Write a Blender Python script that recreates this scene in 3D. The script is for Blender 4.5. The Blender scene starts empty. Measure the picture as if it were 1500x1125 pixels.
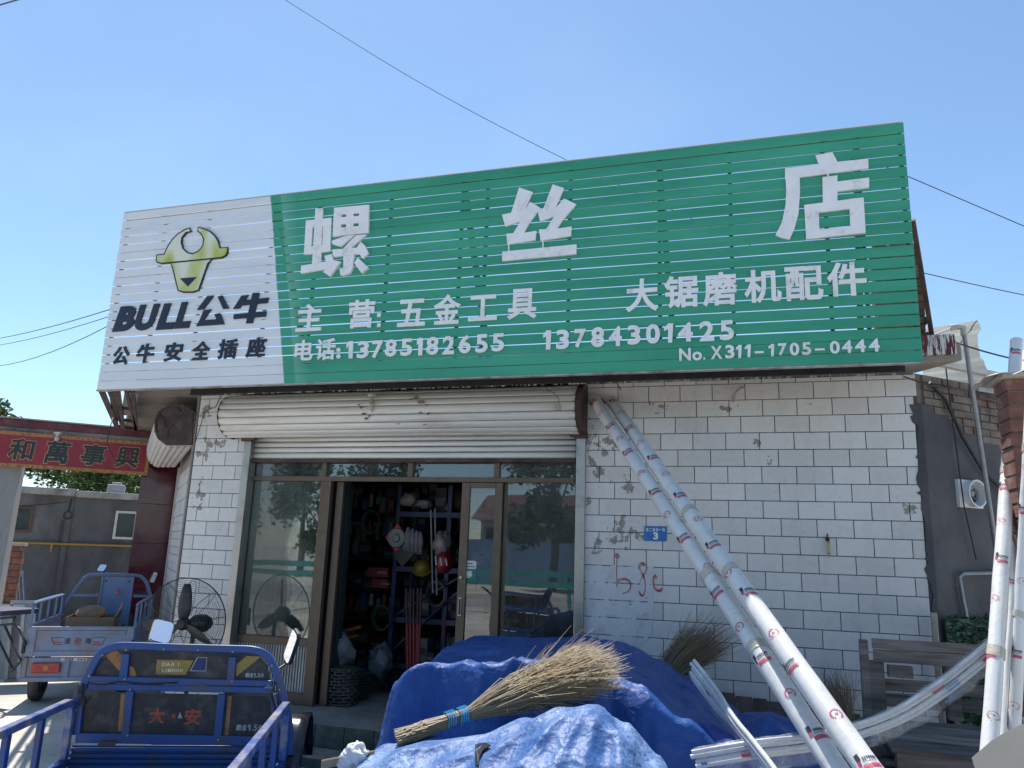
import bpy, math, random
from mathutils import Vector, Matrix, noise
R = math.radians
S = bpy.context.scene
COL = S.collection
random.seed(7)

# ------------------------------------------------------------------ camera
FPX, YAW, PITCH, ROLL = 1116.0, -0.299383, 0.215488, 0.034968
CAM = Vector((1.15878, -7.27528, 1.89852))
def _basis():
    cy, sy, cp, sp = math.cos(YAW), math.sin(YAW), math.cos(PITCH), math.sin(PITCH)
    f = Vector((sy*cp, cy*cp, sp)); r = Vector((cy, -sy, 0)); u = r.cross(f)
    c, s = math.cos(ROLL), math.sin(ROLL)
    return r*c + u*s, u*c - r*s, f
CR, CU, CF = _basis()
cam = bpy.data.cameras.new('camera'); cam_o = bpy.data.objects.new('camera', cam); COL.objects.link(cam_o)
cam.sensor_width = 36; cam.lens = FPX/1500*36; cam.clip_start = .05; cam.clip_end = 2000
M = Matrix((CR, CU, -CF)).transposed().to_4x4(); M.translation = CAM; cam_o.matrix_world = M
S.camera = cam_o
# ------------------------------------------------------------------ light
SUN_EL, SUN_AZ = 64.0, -34.0         # azimuth from +Y towards +X, where the sun stands
w = bpy.data.worlds.new('World'); S.world = w; w.use_nodes = True
nt = w.node_tree; sky = nt.nodes.new('ShaderNodeTexSky'); sky.sky_type = 'NISHITA'; sky.sun_disc = False
sky.sun_elevation = R(SUN_EL); sky.sun_rotation = R(SUN_AZ); sky.air_density = .85; sky.dust_density = .2; sky.ozone_density = 3.2
hsv = nt.nodes.new('ShaderNodeHueSaturation'); hsv.inputs['Saturation'].default_value = 1.0; hsv.inputs['Hue'].default_value = .492
# the faintest high haze, everywhere on the sky alike
cn = nt.nodes.new('ShaderNodeTexNoise'); cn.inputs['Scale'].default_value = 2.2; cn.inputs['Detail'].default_value = 5; cn.inputs['Roughness'].default_value = .55
ctc = nt.nodes.new('ShaderNodeTexCoord'); cmp_ = nt.nodes.new('ShaderNodeMapping'); cmp_.inputs['Scale'].default_value = (1, 1.6, 2.5); nt.links.new(ctc.outputs['Generated'], cmp_.inputs[0]); nt.links.new(cmp_.outputs[0], cn.inputs['Vector'])
cmr = nt.nodes.new('ShaderNodeMapRange'); cmr.inputs[1].default_value = .45; cmr.inputs[2].default_value = .8; cmr.inputs[3].default_value = 0; cmr.inputs[4].default_value = .08; nt.links.new(cn.outputs[0], cmr.inputs[0])
cmx = nt.nodes.new('ShaderNodeMix'); cmx.data_type = 'RGBA'; cmx.inputs[7].default_value = (5.2, 5.6, 6.0, 1); nt.links.new(cmr.outputs[0], cmx.inputs[0]); nt.links.new(sky.outputs[0], cmx.inputs[6]); nt.links.new(cmx.outputs[2], hsv.inputs['Color'])
nt.links.new(hsv.outputs[0], nt.nodes['Background'].inputs[0]); nt.nodes['Background'].inputs[1].default_value = .15
sun = bpy.data.lights.new('sun', 'SUN'); sun.energy = 5.0; sun.angle = R(.5); sun.color = (1, .95, .87)
sun_o = bpy.data.objects.new('sun', sun); COL.objects.link(sun_o)
sd = Vector((math.sin(R(SUN_AZ))*math.cos(R(SUN_EL)), math.cos(R(SUN_AZ))*math.cos(R(SUN_EL)), math.sin(R(SUN_EL))))
sun_o.rotation_euler = sd.to_track_quat('Z', 'Y').to_euler()
vs = S.view_settings; vs.view_transform = 'Standard'; vs.look = 'None'; vs.gamma = 1; vs.exposure = .45; vs.use_curve_mapping = False
S.cycles.max_bounces = 8; S.cycles.transparent_max_bounces = 24; S.cycles.use_denoising = True

# ------------------------------------------------------------------ measuring helpers
def ray(px, py): return CF + CR*((px-750)/FPX) - CU*((py-562.5)/FPX)
def at(px, py, X=None, Y=None, Z=None):
    d = ray(px, py)
    t = (X-CAM.x)/d.x if X is not None else (Y-CAM.y)/d.y if Y is not None else (Z-CAM.z)/d.z
    return CAM + d*t
class Fr:                                    # an upright plane: s along it, z up, d out of it
    def __init__(s, P0, az, flip=1):
        s.P = Vector((P0[0], P0[1], 0)); s.u = Vector((math.sin(R(az)), math.cos(R(az)), 0)); s.n = Vector((s.u.y, -s.u.x, 0))*flip
    def pt(s, px, py, d=0):
        r = ray(px, py); t = ((s.P + s.n*d - CAM).dot(s.n))/r.dot(s.n); P = CAM + r*t
        return ((P-s.P).dot(s.u), P.z)
    def w(s, a, z, d=0): return s.P + s.u*a + s.n*d + Vector((0, 0, z))
    def px(s, px, py, d=0): a, z = s.pt(px, py, d); return s.w(a, z, d)
FRONT = Fr((0, 0), 90)

# ------------------------------------------------------------------ mesh helpers
WP = {}
def tag(o, label=None, cat=None, group=None, kind=None):
    if label: o['label'] = label
    if cat: o['category'] = cat
    if group: o['group'] = group
    if kind: o['kind'] = kind
    return o
def empty(name, loc, label, cat, group=None, kind=None):
    o = bpy.data.objects.new(name, None); COL.objects.link(o); o.location = loc; o.empty_display_size = .1
    WP[o.name] = Vector(loc); return tag(o, label, cat, group, kind)
class MB:
    def __init__(s): s.v = []; s.f = []; s.m = []
    def add(s, vs, fs, m=0):
        b = len(s.v); s.v += [Vector(v) for v in vs]; s.f += [tuple(i+b for i in f) for f in fs]; s.m += [m]*len(fs); return s
    def box(s, a, b, m=0):
        x0, y0, z0 = a; x1, y1, z1 = b
        return s.hexa([(x0,y0,z0),(x1,y0,z0),(x1,y1,z0),(x0,y1,z0)], [(x0,y0,z1),(x1,y0,z1),(x1,y1,z1),(x0,y1,z1)], m)
    def hexa(s, lo, hi, m=0):
        return s.add(list(lo)+list(hi), [(3,2,1,0),(4,5,6,7),(0,1,5,4),(1,2,6,5),(2,3,7,6),(3,0,4,7)], m)
    def fbox(s, fr, s0, s1, z0, z1, d0, d1, m=0):      # box in a frame
        return s.hexa([fr.w(s0,z0,d1),fr.w(s1,z0,d1),fr.w(s1,z0,d0),fr.w(s0,z0,d0)], [fr.w(s0,z1,d1),fr.w(s1,z1,d1),fr.w(s1,z1,d0),fr.w(s0,z1,d0)], m)
    def bar(s, p, q, w, h, up=(0,0,1), m=0):
        p, q = Vector(p), Vector(q); t = (q-p).normalized(); up = Vector(up)
        if abs(t.dot(up)) > .98: up = Vector((0, 1, 0))
        x = t.cross(up).normalized()*w/2; y = x.cross(t).normalized()*h/2
        return s.hexa([p-x-y,p+x-y,p+x+y,p-x+y], [q-x-y,q+x-y,q+x+y,q-x+y], m)
    def tube(s, pts, r, n=8, m=0, cap=True, closed=False):
        pts = [Vector(p) for p in pts]; N = len(pts); rs = r if isinstance(r, (list, tuple)) else [r]*N
        prev = None; rings = []
        for i, p in enumerate(pts):
            a = pts[(i-1) % N] if (closed or i) else p; b = pts[(i+1) % N] if (closed or i < N-1) else p
            t = (b-a).normalized()
            if prev is None:
                ref = Vector((0,0,1)) if abs(t.z) < .9 else Vector((1,0,0)); x = t.cross(ref).normalized()
            else:
                x = (prev - t*prev.dot(t)).normalized()
            prev = x; y = t.cross(x)
            rings.append([p + (x*math.cos(2*math.pi*k/n) + y*math.sin(2*math.pi*k/n))*rs[i] for k in range(n)])
        vs = [v for rg in rings for v in rg]; fs = []
        for i in range(N if closed else N-1):
            j = (i+1) % N
            for k in range(n): fs.append((i*n+k, i*n+(k+1) % n, j*n+(k+1) % n, j*n+k))
        if cap and not closed and n > 2: fs += [tuple(range(n))[::-1], tuple((N-1)*n+k for k in range(n))]
        return s.add(vs, fs, m)
    def prism(s, pts, off, m=0):                       # any flat polygon pushed along off
        n = len(pts); off = Vector(off); pts = [Vector(p) for p in pts]
        return s.add(pts+[p+off for p in pts], [tuple(range(n))[::-1], tuple(range(n, 2*n))] + [(i, (i+1) % n, n+(i+1) % n, n+i) for i in range(n)], m)
    def grid(s, rows, m=0, wrap=False):
        h = len(rows); wd = len(rows[0]); vs = [p for r in rows for p in r]; fs = []
        for i in range(h-1):
            for j in range(wd if wrap else wd-1):
                k = (j+1) % wd; fs.append((i*wd+j, i*wd+k, (i+1)*wd+k, (i+1)*wd+j))
        return s.add(vs, fs, m)
    def lathe(s, c, prof, n=24, axis=(0,0,1), m=0):    # prof: (radius, height)
        ax = Vector(axis).normalized(); x = ax.orthogonal().normalized(); y = ax.cross(x); c = Vector(c)
        rows = [[c + ax*h + (x*math.cos(2*math.pi*k/n)+y*math.sin(2*math.pi*k/n))*max(r, 1e-4) for k in range(n)] for r, h in prof]
        return s.grid(rows, m, True)
    def blob(s, c, r, n=10, m=0, rough=0.0, seed=0):
        c = Vector(c); r = Vector(r) if not isinstance(r, (int, float)) else Vector((r, r, r)); rows = []
        for i in range(n+1):
            a = math.pi*i/n; row = []
            for j in range(2*n):
                b = math.pi*j/n; d = Vector((math.sin(a)*math.cos(b), math.sin(a)*math.sin(b), math.cos(a)))
                k = 1 + rough*noise.noise(d*2.3 + Vector((seed, seed*2, 0))) + rough*.5*noise.noise(d*6 + Vector((seed, 0, seed)))
                row.append(c + Vector((d.x*r.x, d.y*r.y, d.z*r.z))*k)
            rows.append(row)
        return s.grid(rows, m, True)
    def mesh(s, name, mats, off=None):
        me = bpy.data.meshes.new(name); o = off or Vector((0, 0, 0))
        me.from_pydata([v-o for v in s.v], [], s.f)
        for mt in (mats if isinstance(mats, (list, tuple)) else [mats]): me.materials.append(mt)
        if any(s.m): me.polygons.foreach_set('material_index', s.m)
        me.update(); return me
    def build(s, name, mats, parent=None, smooth=False, bevel=0, loc=None):
        off = Vector(loc) if loc is not None else (WP[parent.name] if parent else (sum(s.v, Vector())/len(s.v)))
        me = s.mesh(name, mats, off)
        if smooth:
            me.shade_smooth()
            if smooth is True: me.set_sharp_from_angle(angle=R(40))
        o = bpy.data.objects.new(name, me); COL.objects.link(o)
        if parent: o.parent = parent; o.location = off - WP[parent.name]
        else: o.location = off
        WP[o.name] = off
        if bevel:
            b = o.modifiers.new('b', 'BEVEL'); b.width = bevel; b.segments = 2; b.limit_method = 'ANGLE'; b.angle_limit = R(50)
        return o
def inst(name, me, loc, parent=None, rot=None):
    o = bpy.data.objects.new(name, me); COL.objects.link(o)
    WP[o.name] = Vector(loc); o.location = Vector(loc) - (WP[parent.name] if parent else Vector()); o.parent = parent
    if rot: o.rotation_euler = rot
    return o
def bez(a, b, n, sag=0):
    a, b = Vector(a), Vector(b)
    return [a.lerp(b, i/n) - Vector((0, 0, sag*4*(i/n)*(1-i/n))) for i in range(n+1)]
def smooth(pts, k=6):
    P = [Vector(p) for p in pts]; out = []
    for i in range(len(P)-1):
        p0, p1, p2, p3 = P[max(i-1,0)], P[i], P[i+1], P[min(i+2,len(P)-1)]
        for j in range(k):
            t = j/k; out.append(.5*((2*p1)+(p2-p0)*t+(2*p0-5*p1+4*p2-p3)*t*t+(3*p1-p0-3*p2+p3)*t**3))
    return out+[P[-1]]
def sm(a, b, x): t = min(1, max(0, (x-a)/(b-a))); return t*t*(3-2*t)

# ------------------------------------------------------------------ materials
def NT(name):
    m = bpy.data.materials.new(name); m.use_nodes = True; return m, m.node_tree, m.node_tree.nodes['Principled BSDF']
def N(nt, t, **k):
    n = nt.nodes.new('ShaderNode'+t)
    for a, b in k.items(): setattr(n, a, b)
    return n
def math_(nt, op, a, b=None, c=None):
    n = N(nt, 'Math', operation=op)
    for i, x in enumerate((a, b, c)):
        if x is None: continue
        if isinstance(x, (int, float)): n.inputs[i].default_value = x
        else: nt.links.new(x, n.inputs[i])
    return n.outputs[0]
def mixc(nt, f, a, b):
    n = N(nt, 'Mix', data_type='RGBA')
    for s_, x in ((0, f), (6, a), (7, b)):
        if isinstance(x, (int, float)): n.inputs[s_].default_value = x
        elif isinstance(x, tuple): n.inputs[s_].default_value = (*x[:3], 1)
        else: nt.links.new(x, n.inputs[s_])
    return n.outputs[2]
def noise_(nt, scale, detail=6, rough=.6, vec=None, stretch=None, coord='Object'):
    v = N(nt, 'NewGeometry').outputs['Position'] if coord == 'World' else N(nt, 'TexCoord').outputs[coord]
    if stretch:
        mp = N(nt, 'Mapping'); mp.inputs['Scale'].default_value = stretch; nt.links.new(v, mp.inputs[0]); v = mp.outputs[0]
    n = N(nt, 'TexNoise'); n.inputs['Scale'].default_value = scale; n.inputs['Detail'].default_value = detail; n.inputs['Roughness'].default_value = rough
    nt.links.new(v, n.inputs['Vector']); return n.outputs[0]
def ramp(nt, f, a, b):
    n = N(nt, 'MapRange'); n.inputs[1].default_value = a; n.inputs[2].default_value = b; n.clamp = True
    nt.links.new(f, n.inputs[0]); return n.outputs[0]
def bump(nt, p, h, st=.3, dist=.01):
    b = N(nt, 'Bump'); b.inputs['Strength'].default_value = st; b.inputs['Distance'].default_value = dist
    nt.links.new(h, b.inputs['Height']); nt.links.new(b.outputs[0], p.inputs['Normal'])
MATS = {}
def mat(name, col, rough=.7, metal=0, var=.12, scale=6, dirt=None, dirt_amt=.3, dirt_scale=3, bmp=.15, bscale=40, stretch=None, coord='World', spec=.5, rnd=0, edge=None):
    """colour with soft variation, patches of dirt and fine relief"""
    if name in MATS: return MATS[name]
    m, nt, p = NT(name); c = tuple(col)
    dk = tuple(x*(1-var) for x in c); lt = tuple(min(1, x*(1+var)) for x in c)
    f = ramp(nt, noise_(nt, scale, 6, .6, stretch=stretch, coord=coord), .3, .7); out = mixc(nt, f, dk, lt)
    if rnd:
        oi = N(nt, 'ObjectInfo'); g = N(nt, 'HueSaturation'); nt.links.new(out, g.inputs['Color'])
        nt.links.new(math_(nt, 'MULTIPLY_ADD', oi.outputs['Random'], rnd*2, 1-rnd), g.inputs['Value']); out = g.outputs[0]
    if dirt:
        d = ramp(nt, noise_(nt, dirt_scale, 8, .7, stretch=stretch, coord=coord), .62-dirt_amt*.35, .75-dirt_amt*.2)
        out = mixc(nt, math_(nt, 'MULTIPLY', d, min(1, .4+dirt_amt)), out, dirt)
    nt.links.new(out, p.inputs['Base Color'])
    r2 = ramp(nt, noise_(nt, scale*2.2, 4, .6, coord=coord), .2, .8)
    nt.links.new(math_(nt, 'MULTIPLY_ADD', r2, .18, max(.02, rough-.09)), p.inputs['Roughness'])
    p.inputs['Metallic'].default_value = metal; p.inputs['Specular IOR Level'].default_value = spec
    if bmp: bump(nt, p, noise_(nt, bscale, 4, .6, stretch=stretch, coord=coord), bmp, .01)
    MATS[name] = m; return m
concrete = mat('concrete', (.40,.37,.33), .85, var=.15, scale=1.5, dirt=(.25,.23,.2), dirt_amt=.5, dirt_scale=.8, bmp=.25, bscale=30)
ground_m = mat('ground_concrete', (.54,.50,.44), .9, var=.1, scale=.7, dirt=(.3,.275,.24), dirt_amt=.45, dirt_scale=.5, bmp=.2, bscale=25)
asphalt = mat('asphalt', (.30,.29,.28), .9, var=.15, scale=2, bmp=.3, bscale=60)
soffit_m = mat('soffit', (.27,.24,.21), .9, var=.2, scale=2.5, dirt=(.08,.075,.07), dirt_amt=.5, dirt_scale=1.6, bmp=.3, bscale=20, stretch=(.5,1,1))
grout = mat('grout', (.10,.095,.10), .95)
floor_m = mat('floor_cement', (.30,.28,.25), .8, var=.15, scale=2, dirt=(.14,.13,.12), dirt_amt=.5, dirt_scale=1.5)
rustm = mat('rusty_steel', (.11,.07,.055), .75, .3, var=.35, scale=8, dirt=(.03,.025,.025), dirt_amt=.5)
darksteel = mat('dark_steel', (.035,.035,.04), .55, .4, var=.3)
steel = mat('steel', (.42,.41,.39), .35, .85, var=.15, scale=5, dirt=(.25,.19,.13), dirt_amt=.4, dirt_scale=5, bmp=.05)
galv = mat('galvanised', (.26,.27,.28), .5, .6, var=.15, scale=10)
whitep = mat('white_plastic', (.74,.74,.74), .5, var=.04, bmp=.05)
blackp = mat('black_plastic', (.02,.02,.022), .45, var=.2, bmp=.05)
rubber = mat('rubber', (.035,.033,.032), .85, var=.3, dirt=(.16,.14,.12), dirt_amt=.4)
redm = mat('red_plastic', (.45,.03,.025), .5)
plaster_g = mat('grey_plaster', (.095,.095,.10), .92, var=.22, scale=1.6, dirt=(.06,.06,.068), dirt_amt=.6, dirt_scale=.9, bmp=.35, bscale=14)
wood_old = mat('weathered_wood', (.21,.18,.16), .9, var=.5, scale=3, dirt=(.05,.04,.035), dirt_amt=.45, dirt_scale=4, bmp=.6, bscale=30, stretch=(.25,2,3), rnd=.2)
brick_m = mat('brick', (.17,.075,.058), .9, var=.3, scale=8, dirt=(.3,.26,.22), dirt_amt=.25, dirt_scale=9, bmp=.5, bscale=40, rnd=.3)
brick_grey = mat('old_brick', (.12,.085,.07), .92, var=.3, scale=8, dirt=(.2,.18,.16), dirt_amt=.6, dirt_scale=5, bmp=.6, bscale=30, rnd=.3)
bronze = mat('bronze_aluminium', (.135,.10,.072), .48, .45, var=.12, scale=7, dirt=(.13,.11,.09), dirt_amt=.35, dirt_scale=6, bmp=.05)

# sign print: one end is bare grey white, the rest green
def sign_mat():
    m, nt, p = NT('sign_paint'); g = N(nt, 'NewGeometry'); sx = N(nt, 'SeparateXYZ'); nt.links.new(g.outputs['Position'], sx.inputs[0])
    x = sx.outputs[0]; z = sx.outputs[2]
    n1 = noise_(nt, 2.2, 5, .6, coord='World', stretch=(.4,1,2)); n2 = noise_(nt, 14, 6, .7, coord='World', stretch=(.3,1,1.5))
    xs = math_(nt, 'MULTIPLY_ADD', z, SPLIT_K, x)                                # printed edge leans a little
    f = ramp(nt, xs, SIGN_SPLIT+.0, SIGN_SPLIT+.012)
    wht = mixc(nt, ramp(nt, n1, .3, .75), (.60,.645,.69), (.73,.75,.77))
    grn = mixc(nt, ramp(nt, n1, .3, .75), (.022,.25,.15), (.050,.36,.225))
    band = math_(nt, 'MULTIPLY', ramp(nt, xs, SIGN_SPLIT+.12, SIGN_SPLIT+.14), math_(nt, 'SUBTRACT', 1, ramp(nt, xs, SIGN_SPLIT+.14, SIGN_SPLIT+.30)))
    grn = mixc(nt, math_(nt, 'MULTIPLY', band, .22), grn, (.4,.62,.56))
    c = mixc(nt, f, wht, grn)
    c = mixc(nt, math_(nt, 'MULTIPLY', ramp(nt, n2, .62, .8), .35), c, (.30,.33,.30))
    nt.links.new(c, p.inputs['Base Color']); nt.links.new(math_(nt, 'MULTIPLY_ADD', n2, .25, .38), p.inputs['Roughness'])
    bump(nt, p, n2, .06); return m
SIGN_Y = -1.02
_a, _b = at(396.9, 288.5, Y=SIGN_Y), at(416.5, 558.8, Y=SIGN_Y)
SPLIT_K = (_b.x-_a.x)/(_a.z-_b.z)
SIGN_SPLIT = _a.x+SPLIT_K*_a.z
def tile_mat():
    m, nt, p = NT('glazed_tile'); tc = N(nt, 'TexCoord'); sx = N(nt, 'SeparateXYZ'); nt.links.new(tc.outputs['Object'], sx.inputs[0])
    a = math_(nt, 'MULTIPLY', math_(nt, 'ABSOLUTE', sx.outputs[0]), 1/.146); b = math_(nt, 'MULTIPLY', math_(nt, 'ABSOLUTE', sx.outputs[2]), 1/.075)
    d = math_(nt, 'ADD', a, b)                                            # pressed lozenge in each tile
    ringf = math_(nt, 'SUBTRACT', ramp(nt, d, .93, 1.0), ramp(nt, d, .18, .24))
    n1 = noise_(nt, 1.1, 6, .6, coord='World'); n2 = noise_(nt, 26, 8, .75, coord='World'); n3 = noise_(nt, 9, 6, .65, coord='World')
    oi = N(nt, 'ObjectInfo')
    c = mixc(nt, ramp(nt, n1, .3, .7), (.62,.61,.59), (.70,.69,.675))
    hs = N(nt, 'HueSaturation'); nt.links.new(c, hs.inputs['Color']); nt.links.new(math_(nt, 'MULTIPLY_ADD', oi.outputs['Random'], .16, .91), hs.inputs['Value'])
    c = mixc(nt, math_(nt, 'MULTIPLY', ramp(nt, d, .94, 1.0), .10), hs.outputs[0], (.8,.8,.8))
    c = mixc(nt, math_(nt, 'MULTIPLY', ramp(nt, n2, .66, .74), .22), c, (.25,.22,.2))
    # patches of old adhesive and torn posters, around given places on the wall
    g = N(nt, 'NewGeometry'); mask = None
    for (x, z, rx, rz) in STAINS:
        mp = N(nt, 'Mapping'); mp.vector_type = 'POINT'; mp.inputs['Location'].default_value = (-x/rx, 0, -z/rz); mp.inputs['Scale'].default_value = (1/rx, 0, 1/rz)
        nt.links.new(g.outputs['Position'], mp.inputs[0]); l = N(nt, 'VectorMath', operation='LENGTH'); nt.links.new(mp.outputs[0], l.inputs[0])
        k = math_(nt, 'SUBTRACT', 1, ramp(nt, l.outputs['Value'], .2, 1.0)); mask = k if mask is None else math_(nt, 'MAXIMUM', mask, k)
    st = ramp(nt, math_(nt, 'ADD', n3, math_(nt, 'MULTIPLY', mask, .19)), .665, .685)
    st = math_(nt, 'MULTIPLY', st, ramp(nt, mask, 0, .12))
    c = mixc(nt, math_(nt, 'MULTIPLY', st, .85), c, mixc(nt, ramp(nt, n2, .4, .6), (.13,.105,.085), (.28,.25,.21)))
    # dust running down below
    sz = N(nt, 'SeparateXYZ'); nt.links.new(g.outputs['Position'], sz.inputs[0])
    c = mixc(nt, math_(nt, 'MULTIPLY', ramp(nt, noise_(nt, 3, 5, .6, coord='World', stretch=(3,1,.35)), .52, .78), .18), c, (.36,.34,.32))
    nt.links.new(c, p.inputs['Base Color']); nt.links.new(math_(nt, 'MULTIPLY_ADD', n3, .25, .16), p.inputs['Roughness'])
    h = math_(nt, 'ADD', math_(nt, 'MULTIPLY', ringf, -1.0), math_(nt, 'MULTIPLY', n3, .5)); bump(nt, p, h, .22, .002); return m
STAINS = [(-4.78,3.33,.12,.2), (-4.65,3.0,.45,.12), (-4.7,2.85,.3,.12), (-4.4,3.42,.1,.1), (-4.72,2.35,.12,.3), (-.2,3.35,.3,.14), (-.1,3.0,.3,.3), (-.2,2.7,.2,.3), (.1,2.55,.18,.15),
          (.05,2.1,.3,.25), (-.2,1.95,.12,.2), (1.0,3.27,.28,.05), (1.75,3.3,.06,.05), (1.3,2.95,.08,.06), (1.4,2.8,.08,.12), (-.28,2.4,.06,.1), (.35,3.3,.2,.12), (2.5,2.35,.15,.1), (.2,3.5,.2,.05)]
tile_m = tile_mat(); sign_m = sign_mat()

# ------------------------------------------------------------------ lettering
_G = {}
def glyph(ch, wt, shear=0):
    k = (ch, wt, shear)
    if k in _G: return _G[k]
    c = bpy.data.curves.new('g', 'FONT'); c.body = ch; c.size = 1; c.extrude = .02; c.bevel_depth = wt; c.bevel_resolution = 0; c.resolution_u = 5
    o = bpy.data.objects.new('g', c); COL.objects.link(o); dg = bpy.context.evaluated_depsgraph_get(); dg.update()
    me = bpy.data.meshes.new_from_object(o.evaluated_get(dg)); vs = [v.co.copy() for v in me.vertices]; fs = [tuple(p.vertices) for p in me.polygons]
    bpy.data.objects.remove(o); bpy.data.curves.remove(c); bpy.data.meshes.remove(me)
    for v in vs: v.x += v.y*shear
    x0 = min(v.x for v in vs); x1 = max(v.x for v in vs); y0 = min(v.y for v in vs); y1 = max(v.y for v in vs)
    out = []
    for v in vs:
        z = v.z; f = 1 if z > .0201 else .93 if z > 0 else .0 if z < -.0201 else .05
        out.append(((v.x-x0)/max(1e-6, x1-x0), (v.y-y0)/max(1e-6, y1-y0), f))
    _G[k] = (out, fs); return _G[k]
def letter(fr, ch, box, mt, parent, d=0.004, th=.012, wt=.03, shear=0, name='letter', zoom=None, label=None):
    x0, y0, x1, y1 = box
    if ch == '1':
        zoom = zoom or (0, 0, 1)
        if box == (x0, y0, x1, y1) and zoom[2] == 1: x1 -= (x1-x0)*.1
        h = y1-y0; w1 = h*.22; xr = x1-(x1-x0)*.12; k_ = (y1-y0)*.045
        return strokes(fr, [[(xr-w1*.9,y0),(xr+k_,y0),(xr-k_*.2,y1),(xr-w1-k_*.2,y1),(xr-w1,y0+h*.30),(x0-h*.03,y0+h*.40),(x0-h*.03,y0+h*.22)]], mt, parent, zoom, d, th, name)
    if zoom: ox, oy, k = zoom; x0, x1, y0, y1 = ox+x0/k, ox+x1/k, oy+y0/k, oy+y1/k
    cx, cy = (x0+x1)/2, (y0+y1)/2
    sl, _ = fr.pt(x0, cy, d); sr, _ = fr.pt(x1, cy, d); _, zt = fr.pt(cx, y0, d); _, zb = fr.pt(cx, y1, d)
    vs, fs = glyph(ch, wt, shear); b = MB()
    b.add([fr.w(sl+(sr-sl)*x, zb+(zt-zb)*y, d+th*f) for x, y, f in vs], fs)
    o = b.build(name, mt, parent)
    if label: o['label'] = label
    return o
def strokes(fr, polys, mt, parent, zoom, d=.004, th=.02, name='letter'):
    ox, oy, k = zoom; b = MB()
    for i, pg in enumerate(polys):
        b.prism([fr.px(ox+x/k, oy+y/k, d)+fr.n*(th+.0006*i) for x, y in pg], -fr.n*(th+.0006*i))
    return b.build(name, mt, parent)

# ------------------------------------------------------------------ ground, road, sky stays world
gy = MB(); gy.grid([[Vector((x, y, 0)) for x in (-300, -60, -20, 0, 20, 60, 300)] for y in (-300, -60, -20, -5, 10, 60, 300)])
tag(gy.build('ground', ground_m), 'pale concrete yard in front of the shop', kind='structure')
rd = MB(); rd.box((-200, -26, -.2), (200, -17, .006)); tag(rd.build('road', asphalt), 'grey asphalt road across from the shop', kind='structure')
mk = MB()
for x in range(-60, 60, 6): mk.box((x, -21.56, .007), (x+3, -21.44, .011))
mk.box((-200, -17.5, .007), (200, -17.36, .011)); mk.box((-200, -25.6, .007), (200, -25.46, .011))
tag(mk.build('road_marking', mat('road_paint', (.7,.7,.68), .7)), 'white road markings', kind='structure')
cr = MB()
for a, b_ in (((-12, -2.6), (4, -3.6)), ((-9, 3), (-7.3, -8)), ((-3.3, -9), (-2.4, -.95))):
    pts = [Vector((a[0]+(b_[0]-a[0])*i/30+random.uniform(-.02,.02), a[1]+(b_[1]-a[1])*i/30+random.uniform(-.02,.02), .004)) for i in range(31)]
    for p, q in zip(pts, pts[1:]): cr.bar(p, q, .008, .002)
tag(cr.build('ground_joint', mat('joint', (.12,.11,.10), .9)), 'dark joints cut in the concrete yard', kind='structure')
st = empty('steps', (-2.2, -.75, 0), 'shop steps with dark green stone risers', None, None, 'structure')
b = MB(); b.box((-4.15, -.594, 0), (-.30, .0, .29)); b.box((-4.15, -.905, 0), (-.30, -.596, .09)); b.build('tread', floor_m, st, bevel=.006)
stone = mat('green_stone', (.022,.05,.05), .35, var=.5, scale=9, dirt=(.2,.18,.16), dirt_amt=.2, dirt_scale=14, bmp=.4, bscale=16, rnd=.15)
for k in range(13):
    x0 = -4.15+k*.297; x1 = x0+.291
    q_ = MB(); q_.box((x0, -.608, .094), (x1, -.594, .286)); q_.build('riser_tile', stone, st, bevel=.003)
    q_ = MB(); q_.box((x0, -.919, .002), (x1, -.905, .084)); q_.build('riser_tile', stone, st, bevel=.003)

# ------------------------------------------------------------------ the shop building
bd = empty('shop_building', (-1, .2, 0), 'single storey shop faced in white glazed tiles under the big sign', 'building')
LW = Fr((-4.9, 0), -43.6, -1); RW = Fr((2.64, 0), 48)
right_wall = MB().box((-.327, .008, 0), (2.63, .26, 3.545)).build('front_wall', grout, bd)
left_pier = MB().box((-4.89, .008, 0), (-4.2, .26, 3.545)).build('pier', grout, bd)
MB().box((-4.2, .10, 2.86), (-.327, .26, 3.545)).build('lintel', concrete, bd)
_TM = {}
def tile(x0, x1, z0, z1, parent):
    g_ = .0037; x0 += g_; x1 -= g_; z0 += g_; z1 -= g_
    key = (round(x1-x0, 3), round(z1-z0, 3))
    if key[0] < .012 or key[1] < .01: return
    if key not in _TM:
        a, c = key[0]/2, key[1]/2; e = .0025; m_ = MB()
        m_.add([(-a,.006,-c),(a,.006,-c),(a,.006,c),(-a,.006,c),(-a,-.001,-c),(a,-.001,-c),(a,-.001,c),(-a,-.001,c),(-a+e,-.003,-c+e),(a-e,-.003,-c+e),(a-e,-.003,c-e),(-a+e,-.003,c-e)],
               [(4,5,1,0),(5,6,2,1),(6,7,3,2),(7,4,0,3),(8,9,5,4),(9,10,6,5),(10,11,7,6),(11,8,4,7),(11,10,9,8)])
        _TM[key] = m_.mesh('tile', tile_m)
    o = inst('tile', _TM[key], ((x0+x1)/2, .0025, (z0+z1)/2), parent)
    o.rotation_euler = (random.gauss(0, .004), 0, random.gauss(0, .004))
W_ = .2975; H_ = .155
offs = {-1: .15, 0: 0, 1: .15, 2: .25, 3: .1125, 4: .27}
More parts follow.
